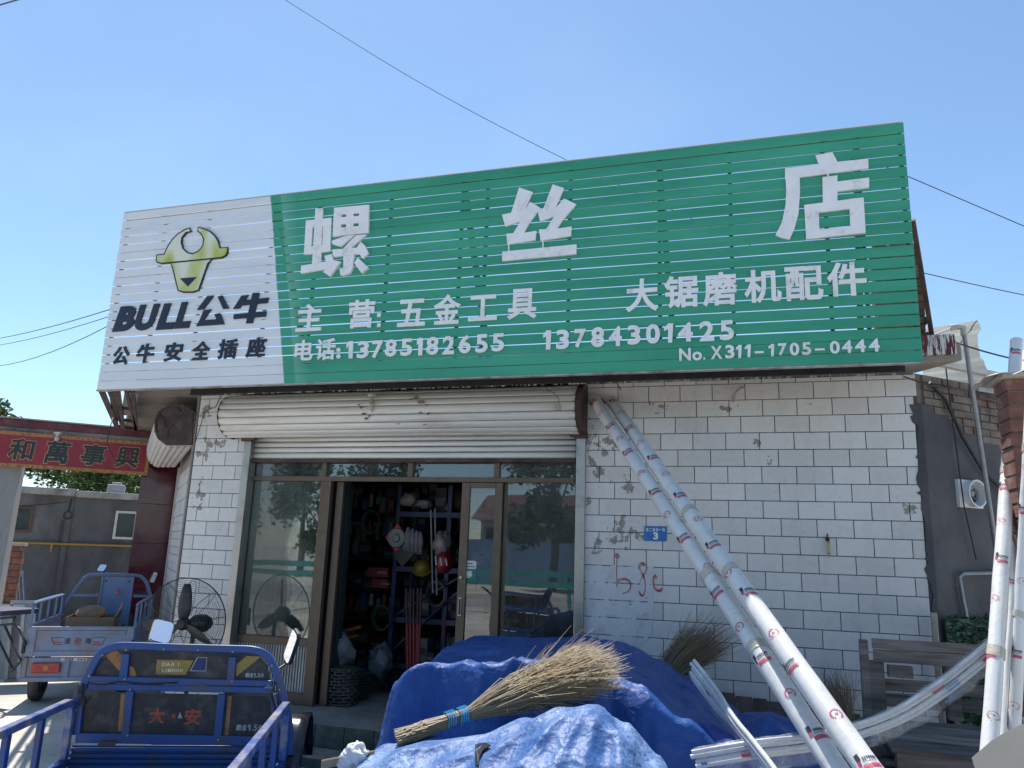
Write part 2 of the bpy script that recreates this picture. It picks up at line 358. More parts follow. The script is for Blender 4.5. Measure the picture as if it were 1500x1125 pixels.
for k in range(-1, 23):
    zt = 3.5-.155*k; zb = max(zt-.155, .02)
    if k == -1: zt, zb = 3.543, 3.5
    if zt < .1: continue
    o_ = offs.get(k, .27 if k % 2 == 0 else .1225)
    xs = [-.325]+[o_+W_*i for i in range(-2, 12) if -.29 < o_+W_*i < 2.58]+[2.60 + (.03 if k < 1 else 0)]
    for a, c in zip(xs, xs[1:]): tile(a, c, zb, zt, right_wall)
    o_ = -4.74 if k % 2 == 0 else -4.59
    xs = [-4.87]+[o_+W_*i for i in range(-1, 3) if -4.85 < o_+W_*i < -4.22]+[-4.205]
    for a, c in zip(xs, xs[1:]): tile(a, c, zb, zt, left_pier)
# eave slab, roof, side walls
b = MB()
def poly_slab(b, pts, z0, z1): b.prism([Vector((x, y, z0)) for x, y in pts], (0, 0, z1-z0))
poly_slab(b, [(-5.56, -.29), (2.9, -.43), (2.62, .0), (2.55, 6.2), (-7.2, 6.2), (-8.2, 2.35)], 3.547, 3.70)
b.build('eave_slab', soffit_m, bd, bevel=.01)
RS = 1.7                                     # length of the side wall
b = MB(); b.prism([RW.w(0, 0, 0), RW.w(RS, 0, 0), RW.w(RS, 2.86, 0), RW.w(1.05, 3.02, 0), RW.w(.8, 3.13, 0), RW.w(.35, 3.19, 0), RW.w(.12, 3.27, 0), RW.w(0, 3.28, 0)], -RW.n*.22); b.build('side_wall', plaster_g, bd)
b = MB(); b.prism([RW.w(0, 2.7, -.012), RW.w(RS, 2.7, -.012), RW.w(RS, 3.55, -.012), RW.w(0, 3.55, -.012)], -RW.n*.2); b.build('mortar', mat('mortar', (.16,.14,.12), .95, bmp=.6), bd)
random.seed(77)
for r_ in range(12):
    z0 = 2.80+r_*.068
    for i in range(14):
        s0 = (.06 if r_ % 2 else -.06)+i*.125; s1 = s0+.118; sm_ = (s0+s1)/2
        if s1 > RS or s0 < -.01 or z0+.058 < 3.27-.28*max(0, sm_-.1)-.02 or z0+.05 > 3.56: continue
        b = MB(); dd = random.uniform(-.006, .014); b.fbox(RW, s0, s1, z0, z0+.057, -.15, .004+dd); b.build('brick', brick_grey, bd)
# ragged edge of the plaster lapping over the tiles
random.seed(3); pe = []
zz = 3.27
while zz > 1.5: pe.append((2.592+random.uniform(-.03, .022)+(.02 if zz < 2 else 0)+ .012*math.sin(zz*9), zz)); zz -= random.uniform(.02, .06)
b = MB(); b.prism([Vector((x, -.006, z)) for x, z in pe]+[Vector((2.66, -.006, 1.5)), Vector((2.66, -.006, 3.27))], (0, .012, 0)); b.build('plaster_edge', plaster_g, bd)
# slab end painted dark red and white
def drip_mat():
    m, nt, p = NT('dripping_paint'); n = noise_(nt, 5, 4, .7, coord='World', stretch=(9,1,.8)); c = mixc(nt, ramp(nt, n, .5, .53), (.62,.6,.57), (.12,.012,.022))
    nt.links.new(c, p.inputs['Base Color']); p.inputs['Roughness'].default_value = .6; return m
b = MB(); e0 = at(1350, 522, Y=-.44); e1 = at(1401, 519, Y=-.44)
b.box((e0.x-.3, -.46, e1.z), (e1.x, -.30, e1.z+.17)); b.build('slab_end', drip_mat(), bd, bevel=.006)
b = MB(); b.fbox(LW, -.002, .14, 0, 3.545, -.2, .0); b.build('corner_trim', mat('corner_cement', (.33,.30,.27), .9, dirt=(.2,.18,.16), dirt_amt=.4), bd)
b = MB(); b.fbox(LW, .142, 3.9, 0, 3.545, -.26, -.1); b.build('alley_wall', concrete, bd)
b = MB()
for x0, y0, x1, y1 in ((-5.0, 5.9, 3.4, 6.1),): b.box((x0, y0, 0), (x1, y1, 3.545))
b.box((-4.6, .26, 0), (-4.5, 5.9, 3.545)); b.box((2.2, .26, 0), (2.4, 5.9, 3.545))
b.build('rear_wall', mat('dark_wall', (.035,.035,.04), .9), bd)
b = MB(); b.box((-4.5, 0, .0), (2.2, 5.9, .285)); b.build('shop_floor', floor_m, bd)
# brick stack seen at the right end behind the sign
BX1 = at(1356, 440, Y=-.33).x
random.seed(5)
for r_ in range(14):
    for i in range(3):
        b = MB(); x0 = BX1-.375+i*.125+random.uniform(-.014, .010); z0 = 3.702+r_*.068
        b.box((x0, -.33+random.uniform(-.02,.02), z0), (x0+.118, -.09, z0+.057)); b.build('brick', brick_m, bd)
b = MB(); b.box((BX1-.36, -.31, 3.7), (BX1-.03, -.10, 3.7+14*.068-.01)); b.build('mortar', MATS['mortar'], bd)

# main roller shutter ------------------------------------------------
sh_m = mat('shutter_slat', (.76,.755,.725), .5, .1, var=.08, scale=3, dirt=(.42,.37,.30), dirt_amt=.28, dirt_scale=2.2, bmp=.05, stretch=(.3,1,3))
sh = empty('roller_shutter', (-2.3, -.15, 3), 'cream roller shutter rolled up in its housing over the shop door', 'roller shutter')
cx, cz, rr = -.05, 3.265, .235
xl, xr = at(331, 600, Y=-.2).x, at(846, 600, Y=-.2).x
angs = [100, 128, 152, 170, 192, 212, 232, 250, 266]
for i in range(len(angs)-1):
    a0, a1 = R(angs[i]+.7), R(angs[i+1]-.7); rows = []
    for j in range(7):
        a = a0+(a1-a0)*j/6; rad = rr+.007*math.sin(math.pi*j/6)
        rows.append([Vector((x, -.06+rad*math.cos(a)*1.12, cz+rad*math.sin(a))) for x in (xl, (xl+xr)/2, xr)])
    b = MB(); b.grid(rows); o = b.build('slat', sh_m, sh, smooth=True)
    so = o.modifiers.new('t', 'SOLIDIFY'); so.thickness = .004
b = MB(); b.tube([(xl+.01, -.06, cz), (xr-.01, -.06, cz)], rr-.01, 24); b.build('drum', mat('shutter_gap', (.14,.125,.105), .8), sh, smooth=True)
for x, nm in ((xl-.004, 0), (xr, 1)):
    prof = [Vector((x, -.06+1.16*(rr+.006)*math.cos(R(a)), cz+(rr+.012)*math.sin(R(a)))) for a in range(90, 271, 20)]+[Vector((x, .04, cz-rr-.01)), Vector((x, .04, cz+rr+.012))]
    b = MB(); b.prism(prof, (.01 if nm == 0 else .06, 0, 0)); b.build('end_plate', rustm, sh)
ctl, ctr = at(369, 650, Y=.0).x, at(843, 650, Y=.0).x
zc = [3.05, 2.99, 2.93, 2.87, 2.80]
for i in range(4):
    b = MB(); rows = [[Vector((x, .03-.014*math.sin(math.pi*j/5), zc[i]-.002-(zc[i]-zc[i+1]-.006)*j/5)) for x in (ctl, ctr)] for j in range(6)]
    b.grid(rows[::-1]); o = b.build('slat', sh_m, sh, smooth=True); so = o.modifiers.new('t', 'SOLIDIFY'); so.thickness = .003
b = MB(); b.box((ctl, .0, 2.765), (ctr, .04, 2.80)); b.build('bottom_rail', rustm, sh, bevel=.004)
for (a, c) in ((at(362, 640, Y=-.05), at(333, 940, Y=-.05)), (at(846, 640, Y=-.05), at(852, 930, Y=-.05))):
    xm = (a.x+c.x)/2; b = MB(); b.box((xm-.045, -.05, .29), (xm+.045, .07, 3.04)); b.build('guide_rail', steel, sh, bevel=.004)
    b = MB(); sgn = 1 if xm < -2 else -1; b.box((xm-.06, -.09, 2.99), (xm+.06+.0, -.02, 3.06)); b.box((xm+sgn*.05-.05, -.10, 3.0), (xm+sgn*.05+.06, -.06, 3.03)); b.build('bracket', rustm, sh)

# shop front frame and glass -----------------------------------------
def glass_mat(name, tint=(.78,.84,.84), op=.18, dust=(.42,.42,.38), streak=True, dsc=1.4):
    m, nt, p = NT(name); out = nt.nodes['Material Output']; nt.nodes.remove(p)
    tr = N(nt, 'BsdfTransparent'); tr.inputs[0].default_value = (*tint, 1)
    gl = N(nt, 'BsdfGlossy'); gl.inputs['Roughness'].default_value = .012; gl.inputs[0].default_value = (1, 1, 1, 1)
    fr = N(nt, 'Fresnel'); fr.inputs[0].default_value = 1.85
    a = N(nt, 'MixShader'); nt.links.new(fr.outputs[0], a.inputs[0]); nt.links.new(tr.outputs[0], a.inputs[1]); nt.links.new(gl.outputs[0], a.inputs[2])
    df = N(nt, 'BsdfDiffuse'); df.inputs[0].default_value = (*dust, 1)
    n = noise_(nt, dsc, 8, .7, coord='World', stretch=(1,1,.6)); nn = ramp(nt, n, .35, .8)
    c = N(nt, 'MixShader'); nt.links.new(math_(nt, 'MULTIPLY', nn, op), c.inputs[0]); nt.links.new(a.outputs[0], c.inputs[1]); nt.links.new(df.outputs[0], c.inputs[2])
    nt.links.new(c.outputs[0], out.inputs[0])
    bp = N(nt, 'Bump'); bp.inputs['Strength'].default_value = .02; bp.inputs['Distance'].default_value = .05
    nt.links.new(noise_(nt, 1.2, 2, .5, coord='World'), bp.inputs['Height']); nt.links.new(bp.outputs[0], gl.inputs['Normal']); return m
glass = glass_mat('window_glass', op=.34, dust=(.34,.37,.38), dsc=.6); glass_d = glass_mat('dusty_glass', op=.55, dust=(.24,.28,.25))  # window dust film made denser, its pale colour standing in for paler reflections
FY = .09                                    # shop front plane
def fx(px, py): return at(px, py, Y=FY)
sf = empty('glazed_entrance', (-2.3, FY, .29), 'bronze aluminium glazed shop front with its sliding door open', 'entrance')
zT, z1_, z0_ = 2.79, fx(600, 699).z, fx(600, 706).z
tl, trr = fx(368, 690).x-.06, fx(843, 690).x
mx = [fx(p_, 686).x for p_ in (477.5, 603, 729)]
def fbar(nm, x0, z0, x1, z1, d0=-.03, d1=.03, m_=bronze, par=None):
    b = MB(); b.box((x0, FY+d0, z0), (x1, FY+d1, z1)); return b.build(nm, m_, par or sf, bevel=.003)
fbar('transom', tl, z0_, trr, z1_+.0, -.04)
for x in mx: fbar('mullion', x-.028, z1_+.002, x+.028, zT+.03, -.036)
fbar('head_rail', tl, zT-.02, trr, zT+.02, -.02)
for a, c in zip([tl]+[x+.028 for x in mx], [x-.028 for x in mx]+[trr]):
    b = MB(); b.box((a, FY-.003, z1_+.002), (c, FY+.003, zT-.02)); b.build('window_pane', glass, sf)
# left fixed light with a ribbed white panel below
lx0, lx1 = tl, fx(463, 820).x
zs = fx(400, 937).z
fbar('mullion', lx1, .29, fx(478, 820).x, z0_-.002, -.036)
fbar('sill_rail', tl, zs-.04, lx1-.002, zs+.035, -.032)
fbar('bottom_rail', tl, .29, lx1-.002, .40, -.032)
b = MB(); b.box((tl, FY-.003, zs+.037), (lx1-.002, FY+.003, z0_-.002)); b.build('window_pane', glass_d, sf)
b = MB()
nR = 60
for i in range(nR):
    x0 = tl+(lx1-tl)*i/nR; x1 = tl+(lx1-tl)*(i+1)/nR; yy = FY-.012 if i % 2 else FY-.004
    b.add([(x0, yy, .402), (x1, FY-.016+(yy-FY+.012), .402), (x1, FY-.016+(yy-FY+.012), zs-.042), (x0, yy, zs-.042)], [(0, 1, 2, 3)])
b.build('ribbed_panel', mat('frosted_panel', (.42,.43,.42), .35, var=.2, scale=4, dirt=(.2,.19,.17), dirt_amt=.5), sf)
# stacked sliding leaves at left of the opening
lf = fx(488, 820).x
b = MB(); b.box((lf-.05, FY+.04, .29), (lf+.03, FY+.09, z0_-.002)); b.build('door_stile', bronze, sf, bevel=.003)
b = MB(); b.box((fx(470,820).x-.02, FY+.10, .29), (lf-.06, FY+.16, z0_-.002)); b.build('door_stile', blackp, sf, bevel=.003)
# right sliding leaf
dx0, dx1 = fx(673.5, 820).x, fx(727, 820).x
for nm, a, c, z_0, z_1 in (('door_stile', dx0, dx0+.085, .31, z0_-.004), ('door_stile', dx1-.03, dx1+.05, .31, z0_-.004), ('door_rail', dx0+.087, dx1-.032, .31, .42), ('door_rail', dx0+.087, dx1-.032, z0_-.055, z0_-.004)):
    b = MB(); b.box((a, FY-.034, z_0), (c, FY+.012, z_1)); b.build(nm, bronze, sf, bevel=.003)
b = MB(); b.box((dx0+.087, FY-.014, .422), (dx1-.032, FY-.008, z0_-.057)); b.build('window_pane', glass, sf)
hd = fx(669, 888); b = MB(); b.box((dx0+.02, FY-.045, hd.z-.09), (dx0+.055, FY-.034, hd.z+.09)); b.build('door_handle', steel, sf, bevel=.004)
b = MB(); b.box((dx0+.026, FY-.0468, hd.z-.075), (dx0+.049, FY-.0452, hd.z+.075)); b.build('handle_recess', blackp, sf)
b = MB(); b.lathe((dx0+.035, FY-.05, hd.z+.28), [(.0,.0), (.014,.0), (.014,.016), (0,.016)], 12, (0, 1, 0)); b.build('lock', steel, sf)
# right fixed light
rx0 = fx(733, 820).x+.035
fbar('mullion', dx1+.052, .29, rx0+.02, z0_-.002, .014, .06)
b = MB(); b.box((rx0+.02, FY-.003, .40), (trr, FY+.003, z0_-.002)); b.build('window_pane', glass, sf)
fbar('bottom_rail', rx0+.02, .29, trr, .398)
# white cupboard back leaning inside behind left pane, hinting at stored sheets
b = MB(); b.box((-4.02, .35, .5), (-3.45, .38, 2.45)); tag(b.build('board', mat('green_board', (.10,.135,.115), .7)), 'grey green board standing behind the left shop window', 'board')

# ------------------------------------------------------------------ the big sign
SG = Fr((0, SIGN_Y), 90)
sx0, sx1 = at(164, 438, Y=SIGN_Y).x, at(1337, 354, Y=SIGN_Y).x
sz0, sz1 = at(750, 551, Y=SIGN_Y).z, at(750, 246, Y=SIGN_Y).z
sg = empty('shop_sign', ((sx0+sx1)/2, SIGN_Y, sz0), 'long green and white slatted shop sign with raised lettering', 'sign')
NS = 21; ph = (sz1-sz0)/NS
random.seed(11)
for i in range(NS):
    z0 = sz0+i*ph; g_ = .0105 if i > 1 else .004; dy = random.uniform(-.004, .004)
    b = MB(); nseg = 24; rows = []
    prof = [(0, z0+.001), (.014, z0+.001), (.016, z0+.005), (.016, z0+ph-g_-.004), (.014, z0+ph-g_), (0, z0+ph-g_)]
    for k in range(nseg+1):
        x = sx0+(sx1-sx0)*k/nseg; w_ = .0035*noise.noise(Vector((x*.6, i*3.1, 0)))
        rows.append([Vector((x, SIGN_Y-d+dy, z+w_)) for d, z in prof])
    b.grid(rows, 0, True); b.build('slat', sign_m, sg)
# thin edge strip, left and right and along the bottom
b = MB(); b.box((sx0-.006, SIGN_Y-.019, sz0-.012), (sx1+.006, SIGN_Y+.03, sz0-.001)); b.build('edge_strip', mat('strip', (.45,.42,.40), .6, dirt=(.15,.08,.06), dirt_amt=.5, dirt_scale=6), sg)
b = MB(); b.box((sx0-.005, SIGN_Y-.016, sz1+.001), (sx1+.005, SIGN_Y+.03, sz1+.006)); b.build('edge_strip', whitep, sg)
# welded steel frame behind: posts, rails, braces back to the roof
posts = [sx0+.04, sx0+.55, sx0+1.12, sx0+1.92, sx0+2.45, sx0+3.25, sx0+4.0, sx0+4.25, sx0+5.05, sx0+5.85, sx0+6.45, sx0+7.2, sx1-.35, sx1-.03]
for x in posts:
    b = MB(); b.bar((x, SIGN_Y+.03, sz0+.0), (x, SIGN_Y+.03, sz1-.01), .03, .03); b.build('frame_post', darksteel, sg)
for z in (sz0+.02, sz0+1.15, sz1-.04):
    b = MB(); b.bar((sx0, SIGN_Y+.065, z), (sx1, SIGN_Y+.065, z), .035, .035); b.build('frame_rail', rustm, sg)
_p, _q = at(1337, 322, Y=-.93), at(1366, 497, Y=-.25)
b = MB(); b.bar(_p, _q, .035, .05); b.build('brace', rustm, sg)
for x in posts[3::3]:
    b = MB(); b.bar((x, SIGN_Y+.06, sz1-.12), (x+.05, -.15 if x < sx1-.1 else .1, 3.72), .05, .05); b.build('brace', rustm, sg)
for x in posts[2::2]:
    b = MB(); b.bar((x, SIGN_Y+.05, sz0+.03), (x, -.36, 3.62), .04, .04); b.build('bracket', rustm, sg)
b = MB(); b.hexa([(-5.12,-.99,sz0+.03),(sx1-.02,-.99,sz0+.03),(sx1-.02,-.40,3.60),(-5.12,-.33,3.60)], [(-5.12,-.99,sz0+.045),(sx1-.02,-.99,sz0+.045),(sx1-.02,-.40,3.615),(-5.12,-.33,3.615)]); b.build('lining_sheet', mat('lining', (.03,.03,.035), .7, var=.4, dirt=(.3,.28,.25), dirt_amt=.25, dirt_scale=9), sg)
b = MB(); b.bar((sx0+.8, -.56, sz0+.08), (sx1-.05, -.62, sz0+.08), .04, .12)
random.seed(2)
b.build('frame_rail', darksteel, sg)
b = MB()
for i in range(260):
    x = random.uniform(sx0+1.2, sx1-.1); b.bar((x, -.575, sz0+.01), (x+random.uniform(-.02,.02), -.57, sz0+.05+random.uniform(0,.05)), random.choice((.004,.008,.02)), .004)
tag(b.build('peeling_film', mat('peel', (.5,.49,.46), .8), sg), kind='stuff')
# open frame running back over the alley from the left end
zz = sz0+.0
A0 = Vector((sx0+.02, SIGN_Y+.03, zz)); B0 = at(172, 627, Z=zz); A1 = Vector((sx0+.42, SIGN_Y+.03, zz)); B1 = at(200, 632, Z=zz)
Lf = A0.lerp(B0, .93); Rf = A1.lerp(B1, .93)
for p, q, w_ in ((A0, Lf, .05), (A1, Rf, .04), (A0.lerp(Lf,.28)+Vector((0,0,.25)), A0.lerp(Lf,.98), .05), (A0.lerp(A1,.5), Lf.lerp(Rf,.3), .06), (A0.lerp(A1,.8), Rf, .035), (Lf, Rf, .04), (A0.lerp(Lf,.4), A1.lerp(Rf,.4), .04), (A0.lerp(Lf,.75), A1.lerp(Rf,.75), .04), (A0.lerp(A1,.25), A0.lerp(Lf, .8)+Vector((.1,0,0)), .03)):
    b = MB(); b.bar(p, q, w_, .04); b.build('brace', rustm, sg)
b = MB(); b.bar(A0+Vector((.3,.1,.0)), A0.lerp(Lf,.7)+Vector((.22,0,.03)), .14, .02); b.build('brace', galv, sg)

lw = mat('letter_white', (.78,.78,.79), .45, var=.06, dirt=(.4,.36,.33), dirt_amt=.2, dirt_scale=8, bmp=.03)
lk = mat('letter_black', (.012,.015,.03), .35, var=.3, bmp=.02)
Z2 = (400, 260, 3.2609); Z3 = (840, 170, 2.744); Z1 = (140, 270, 3.5147)
D = .017
for ch, bx in (('主',(115,605,237,735)),('营',(362,585,487,720)),('：',None),('五',(598,583,730,712)),('金',(768,560,898,702)),('工',(936,563,1072,685)),('具',(1120,533,1262,678)),
               ('电',(107,778,193,875)),('话',(208,770,300,872)),('1',(356,783,386,865)),('3',(405,783,460,864)),('7',(474,780,526,864)),('8',(538,775,592,856)),('5',(612,771,667,853)),('1',(692,768,718,851)),
               ('8',(735,763,792,848)),('2',(812,759,868,846)),('6',(890,754,946,841)),('5',(970,750,1027,838)),('5',(1047,746,1105,832))):
    if bx: letter(SG, ch, bx, lw, sg, D, .014, .028 if ch.isdigit() else .024, zoom=Z2)
for bx in ((500,650,516,668),(500,698,516,715),(305,815,325,835),(305,845,325,866)):
    letter(SG, '■' if bx[0] == 500 else '●', bx, lw, sg, D, .014, 0.0, zoom=Z2)
for ch, bx in (('大',(210,655,342,787)),('锯',(365,642,502,772)),('磨',(520,628,660,765)),('机',(686,618,835,752)),('配',(850,605,1003,742)),('件',(1018,588,1177,725))):
    letter(SG, ch, bx, lw, sg, D, .014, .026, zoom=Z3)
for ch, bx in (('1',(-118,863,-88,940)),('3',(-68,860,-16,938)),('7',(5,857,50,932)),('8',(72,850,125,930)),('4',(143,847,195,926)),('3',(218,842,270,920)),('0',(292,838,348,916)),('1',(367,835,402,912)),('4',(420,832,480,908)),('2',(507,826,566,906)),('5',(588,822,645,902))):
    letter(SG, ch, bx, lw, sg, D, .014, .034, zoom=Z3)
for ch, bx in (('N',(425,934,472,984)),('o',(478,948,517,983)),('.',(522,970,530,980)),('X',(552,925,598,977)),('3',(610,921,647,975)),('1',(655,921,677,973)),('1',(690,919,714,970)),('-',(728,946,765,954)),('1',(785,917,808,966)),('7',(822,914,858,963)),('0',(869,912,907,963)),('5',(918,910,955,961)),('-',(970,935,1010,943)),('0',(1030,905,1070,956)),('4',(1078,902,1120,953)),('4',(1130,899,1174,950)),('4',(1186,896,1230,948))):
    letter(SG, ch, bx, lw, sg, D, .010, .030, zoom=Z3)
strokes(SG, [[(207,152),(243,150),(232,430),(190,435)], [(162,210),(195,206),(186,370),(152,372)], [(244,202),(283,196),(277,356),(240,360)], [(162,210),(283,196),(282,232),(161,246)], [(155,335),(277,322),(276,356),(152,372)],
             [(140,425),(290,400),(292,436),(137,462)], [(250,378),(286,370),(302,438),(268,446)],
             [(297,150),(333,147),(328,283),(290,287)], [(356,145),(390,142),(387,276),(353,280)], [(418,140),(463,135),(461,269),(413,274)], [(297,150),(463,135),(462,172),(296,184)], [(294,198),(462,184),(462,218),(293,231)], [(292,247),(461,233),(460,269),(291,286)],
             [(352,284),(398,277),(330,335),(288,322),(290,306)], [(402,281),(452,277),(345,372),(292,376),(291,348),(340,346)], [(425,312),(445,330),(462,366),(434,393),(402,346)], [(300,352),(425,338),(440,368),(296,384)],
             [(343,380),(394,374),(386,440),(372,464),(340,474),(328,470),(325,442),(342,440)], [(293,400),(330,407),(279,478),(246,456)], [(412,388),(462,436),(430,463),(394,414)]], lw, sg, Z2, D, .02)
strokes(SG, [[(1178,52),(1243,74),(1207,155),(1232,120),(1280,150),(1225,225),(1200,268),(1260,258),(1256,302),(1122,325),(1117,272),(1150,270),(1185,213),(1112,238),(1096,182),(1140,172)],
             [(1338,37),(1392,55),(1352,150),(1392,105),(1450,132),(1380,215),(1360,248),(1428,238),(1425,283),(1280,306),(1273,252),(1308,250),(1345,190),(1278,215),(1265,158),(1295,150)],
             [(1098,358),(1452,323),(1450,370),(1097,403)], [(1126,324),(1131,323),(1131,356),(1126,356)], [(1289,303),(1294,302),(1294,340),(1289,340)]], lw, sg, Z2, D, .02)
strokes(SG, [[(972,162),(1040,150),(1052,172),(1062,192),(988,202)], [(850,215),(1183,175),(1185,214),(850,258)], [(850,215),(908,210),(910,310),(904,395),(888,455),(868,500),(838,493),(812,482),(838,430),(852,360),(855,300)],
             [(1000,250),(1060,243),(1060,355),(1002,362)], [(1059,268),(1187,252),(1187,292),(1060,307)], [(927,362),(985,356),(988,494),(935,499)], [(1107,338),(1165,332),(1173,473),(1113,479)], [(927,362),(1165,332),(1166,371),(930,398)], [(935,466),(1170,440),(1112,452),(1172,443),(1172,470),(1112,478),(1112,452),(988,464),(988,494),(935,499)][0:1]+[(1112,448),(1113,479),(935,499)], [(1019,236),(1025,235),(1025,250),(1019,250)]], lw, sg, Z3, D, .02)
# left end: emblem and black lettering
for ch, bx in (('B',(98,630,205,757)),('U',(210,620,325,752)),('L',(322,615,415,748)),('L',(415,608,497,742))):
    letter(SG, ch, bx, lk, sg, D, .014, .058, .2, zoom=Z1)
for ch, bx in (('公',(92,835,177,930)),('牛',(214,822,303,920)),('安',(355,815,450,912)),('全',(502,808,592,905)),('插',(634,798,732,898)),('座',(777,789,880,892))):
    letter(SG, ch, bx, lk, sg, D, .012, .030, .06, zoom=Z1)
strokes(SG, [[(578,578),(612,575),(560,645),(525,648)], [(655,573),(690,640),(660,643),(632,580)], [(560,650),(600,645),(560,702),(650,694),(668,722),(522,732),(540,700)], [(615,670),(645,665),(668,722),(640,724)]], lk, sg, Z1, D, .014)
strokes(SG, [[(755,575),(790,572),(745,640),(712,643)], [(757,600),(895,585),(887,612),(745,626)], [(715,672),(882,655),(878,682),(714,695)], [(812,562),(846,560),(812,716),(778,718)]], lk, sg, Z1, D, .014)
horn = [(488,228),(462,236),(430,256),(400,285),(375,322),(357,362),(318,366),(316,392),(322,404),(345,410),(520,394),(655,380),(676,368),(684,348),(684,327),(645,330),(636,295),(620,268),(595,245),(562,230),(532,223),(530,243),(548,258),(561,285),(556,318),(535,345),(505,360),(478,354),(455,332),(446,300),(450,276),(470,252),(496,244)]
face = [(388,408),(602,388),(583,410),(566,460),(545,520),(535,548),(505,558),(455,558),(428,548),(414,490),(400,430)]
def grow(pg, a):
    n = len(pg); ar = sum(pg[i][0]*pg[(i+1) % n][1]-pg[(i+1) % n][0]*pg[i][1] for i in range(n)); sg_ = 1 if ar > 0 else -1; out = []
    for i in range(n):
        p, q, r_ = Vector(pg[i-1]), Vector(pg[i]), Vector(pg[(i+1) % n]); t = ((q-p).normalized()+(r_-q).normalized())
        t = t.normalized() if t.length > .01 else (q-p).normalized(); out.append((q.x+sg_*t.y*a, q.y-sg_*t.x*a))
    return out
def emblem_mat():
    m, nt, p = NT('emblem_print'); n = noise_(nt, 1.9, 1, .4, coord='World', stretch=(2.2,1,1)); c = mixc(nt, ramp(nt, n, .42, .62), (.40,.46,.05), (.66,.68,.56))
    nt.links.new(c, p.inputs['Base Color']); p.inputs['Roughness'].default_value = .4; return m
em = emblem_mat()
strokes(SG, [grow(horn, 2.5)], lk, sg, Z1, D, .014, 'emblem_outline'); strokes(SG, [grow(face, 2.5)], lk, sg, Z1, D, .0135, 'emblem_outline')
strokes(SG, [grow(horn, -4.5)], em, sg, Z1, D+.002, .0165, 'emblem'); strokes(SG, [grow(face, -5)], em, sg, Z1, D+.002, .016, 'emblem')
strokes(SG, [[(440,487),(526,480),(480,529)]], lk, sg, Z1, D+.004, .0175, 'emblem_nose')

# ------------------------------------------------------------------ overhead cables
wire_m = mat('cable_black', (.02,.02,.022), .6)
def wire(pts, r, label, group=None):
    b = MB(); b.tube(pts, r, 6); o = b.build('overhead_cable', wire_m, None, smooth=True); tag(o, label, 'cable', group)
wire(smooth([at(340, -52, Y=5), at(418, 0, Y=5), at(620, 124, Y=5), at(835, 237, Y=5), at(1100, 360, Y=5)], 8), .0055, 'black cable crossing the sky from the top edge down behind the sign')
wire(bez(at(1245, 222, Y=5), at(1560, 357, Y=5), 10, .0), .0065, 'upper one of the two cables in the sky to the right of the sign')
wire(bez(at(1345, 398, Y=1.5), at(1560, 444, Y=2.5), 8, .01), .005, 'lower one of the two cables in the sky to the right of the sign')
wire(bez(at(-40, 501, Y=14), at(165, 452, Y=6), 10, .12), .011, 'topmost of the three thin cables left of the sign')
wire(bez(at(-40, 510, Y=14), at(165, 462, Y=6), 10, .14), .009, 'middle one of the three thin cables left of the sign')
wire(bez(at(-40, 536, Y=14), at(165, 474, Y=6), 10, .35), .010, 'lowest sagging one of the three cables left of the sign')
wire(bez(at(-30, 16, Y=6), at(45, -6, Y=5), 4, 0), .02, 'short bit of cable in the very top left corner')
wire(bez(at(1401, 502, Y=-.3), at(1560, 538, Y=.4), 8, .03), .007, 'dark cable from the painted slab end to the brick pier')
wire(smooth([at(165, 612, Y=.1), at(160, 632, Y=-.3), at(157, 648, Y=-.35), at(165, 668, Y=-.3), at(173, 682, Y=-.25)], 5), .006, 'thin cable hanging loosely in front of the red banner')

# ------------------------------------------------------------------ gate with the red banner
G = Fr((-7.52, 2.75), 48)
maroon = mat('maroon_tile', (.085,.008,.018), .12, var=.25, scale=2, bmp=.03, dirt=(.12,.07,.07), dirt_amt=.25, dirt_scale=3)
maroon_p = mat('maroon_paint', (.13,.018,.03), .6, var=.25, scale=3, dirt=(.12,.10,.09), dirt_amt=.4, dirt_scale=5)
gt = empty('courtyard_gate', G.w(-1, 0), 'courtyard gateway with a dark red tiled pillar at the alley entrance', 'gateway')
zc_ = [0, .62, 1.22, 1.82, 2.42, 3.02, 3.53]
MB().fbox(G, -.42, .16, 0, 3.53, -.35, -.012).build('pillar', grout, gt)
for a, c in zip(zc_, zc_[1:]):
    b = MB(); b.fbox(G, -.432, .17, a+.003, c-.001, -.02, 0); b.build('tile', maroon, gt, bevel=.002)
bz0 = (G.pt(0, 612, .16)[1]+G.pt(165, 621, .16)[1])/2; bz1 = (G.pt(0, 627, .1)[1]+G.pt(165, 635, .1)[1])/2; bz2 = G.pt(100, 690)[1]
b = MB(); b.fbox(G, -4.6, -.02, bz1, bz0-.02, -.28, .12); b.build('lintel', maroon_p, gt, bevel=.008)
b = MB(); b.fbox(G, -4.6, -.02, bz0-.018, bz0, -.32, .16); b.build('coping', concrete, gt)
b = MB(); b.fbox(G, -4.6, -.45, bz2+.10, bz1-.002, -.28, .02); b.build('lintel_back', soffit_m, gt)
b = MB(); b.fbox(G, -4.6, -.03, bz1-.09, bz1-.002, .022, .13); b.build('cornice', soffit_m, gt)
MB().fbox(G, -3.0, -2.05, 0, bz2+.098, -.5, .0).build('pillar', mat('streaky_render', (.33,.33,.325), .9, var=.25, scale=3, stretch=(3,3,.5), dirt=(.2,.2,.2), dirt_amt=.5), gt)
ban = empty('red_banner', G.w(-1.4, 2.9, .05), 'red banner board with black and gold brush characters over the gateway', 'banner')
def banner_mat():
    m, nt, p = NT('banner_print'); n = noise_(nt, 3, 6, .7, coord='World'); c = mixc(nt, ramp(nt, n, .35, .7), (.22,.006,.02), (.33,.012,.035)); nt.links.new(c, p.inputs['Base Color']); p.inputs['Roughness'].default_value = .4; return m
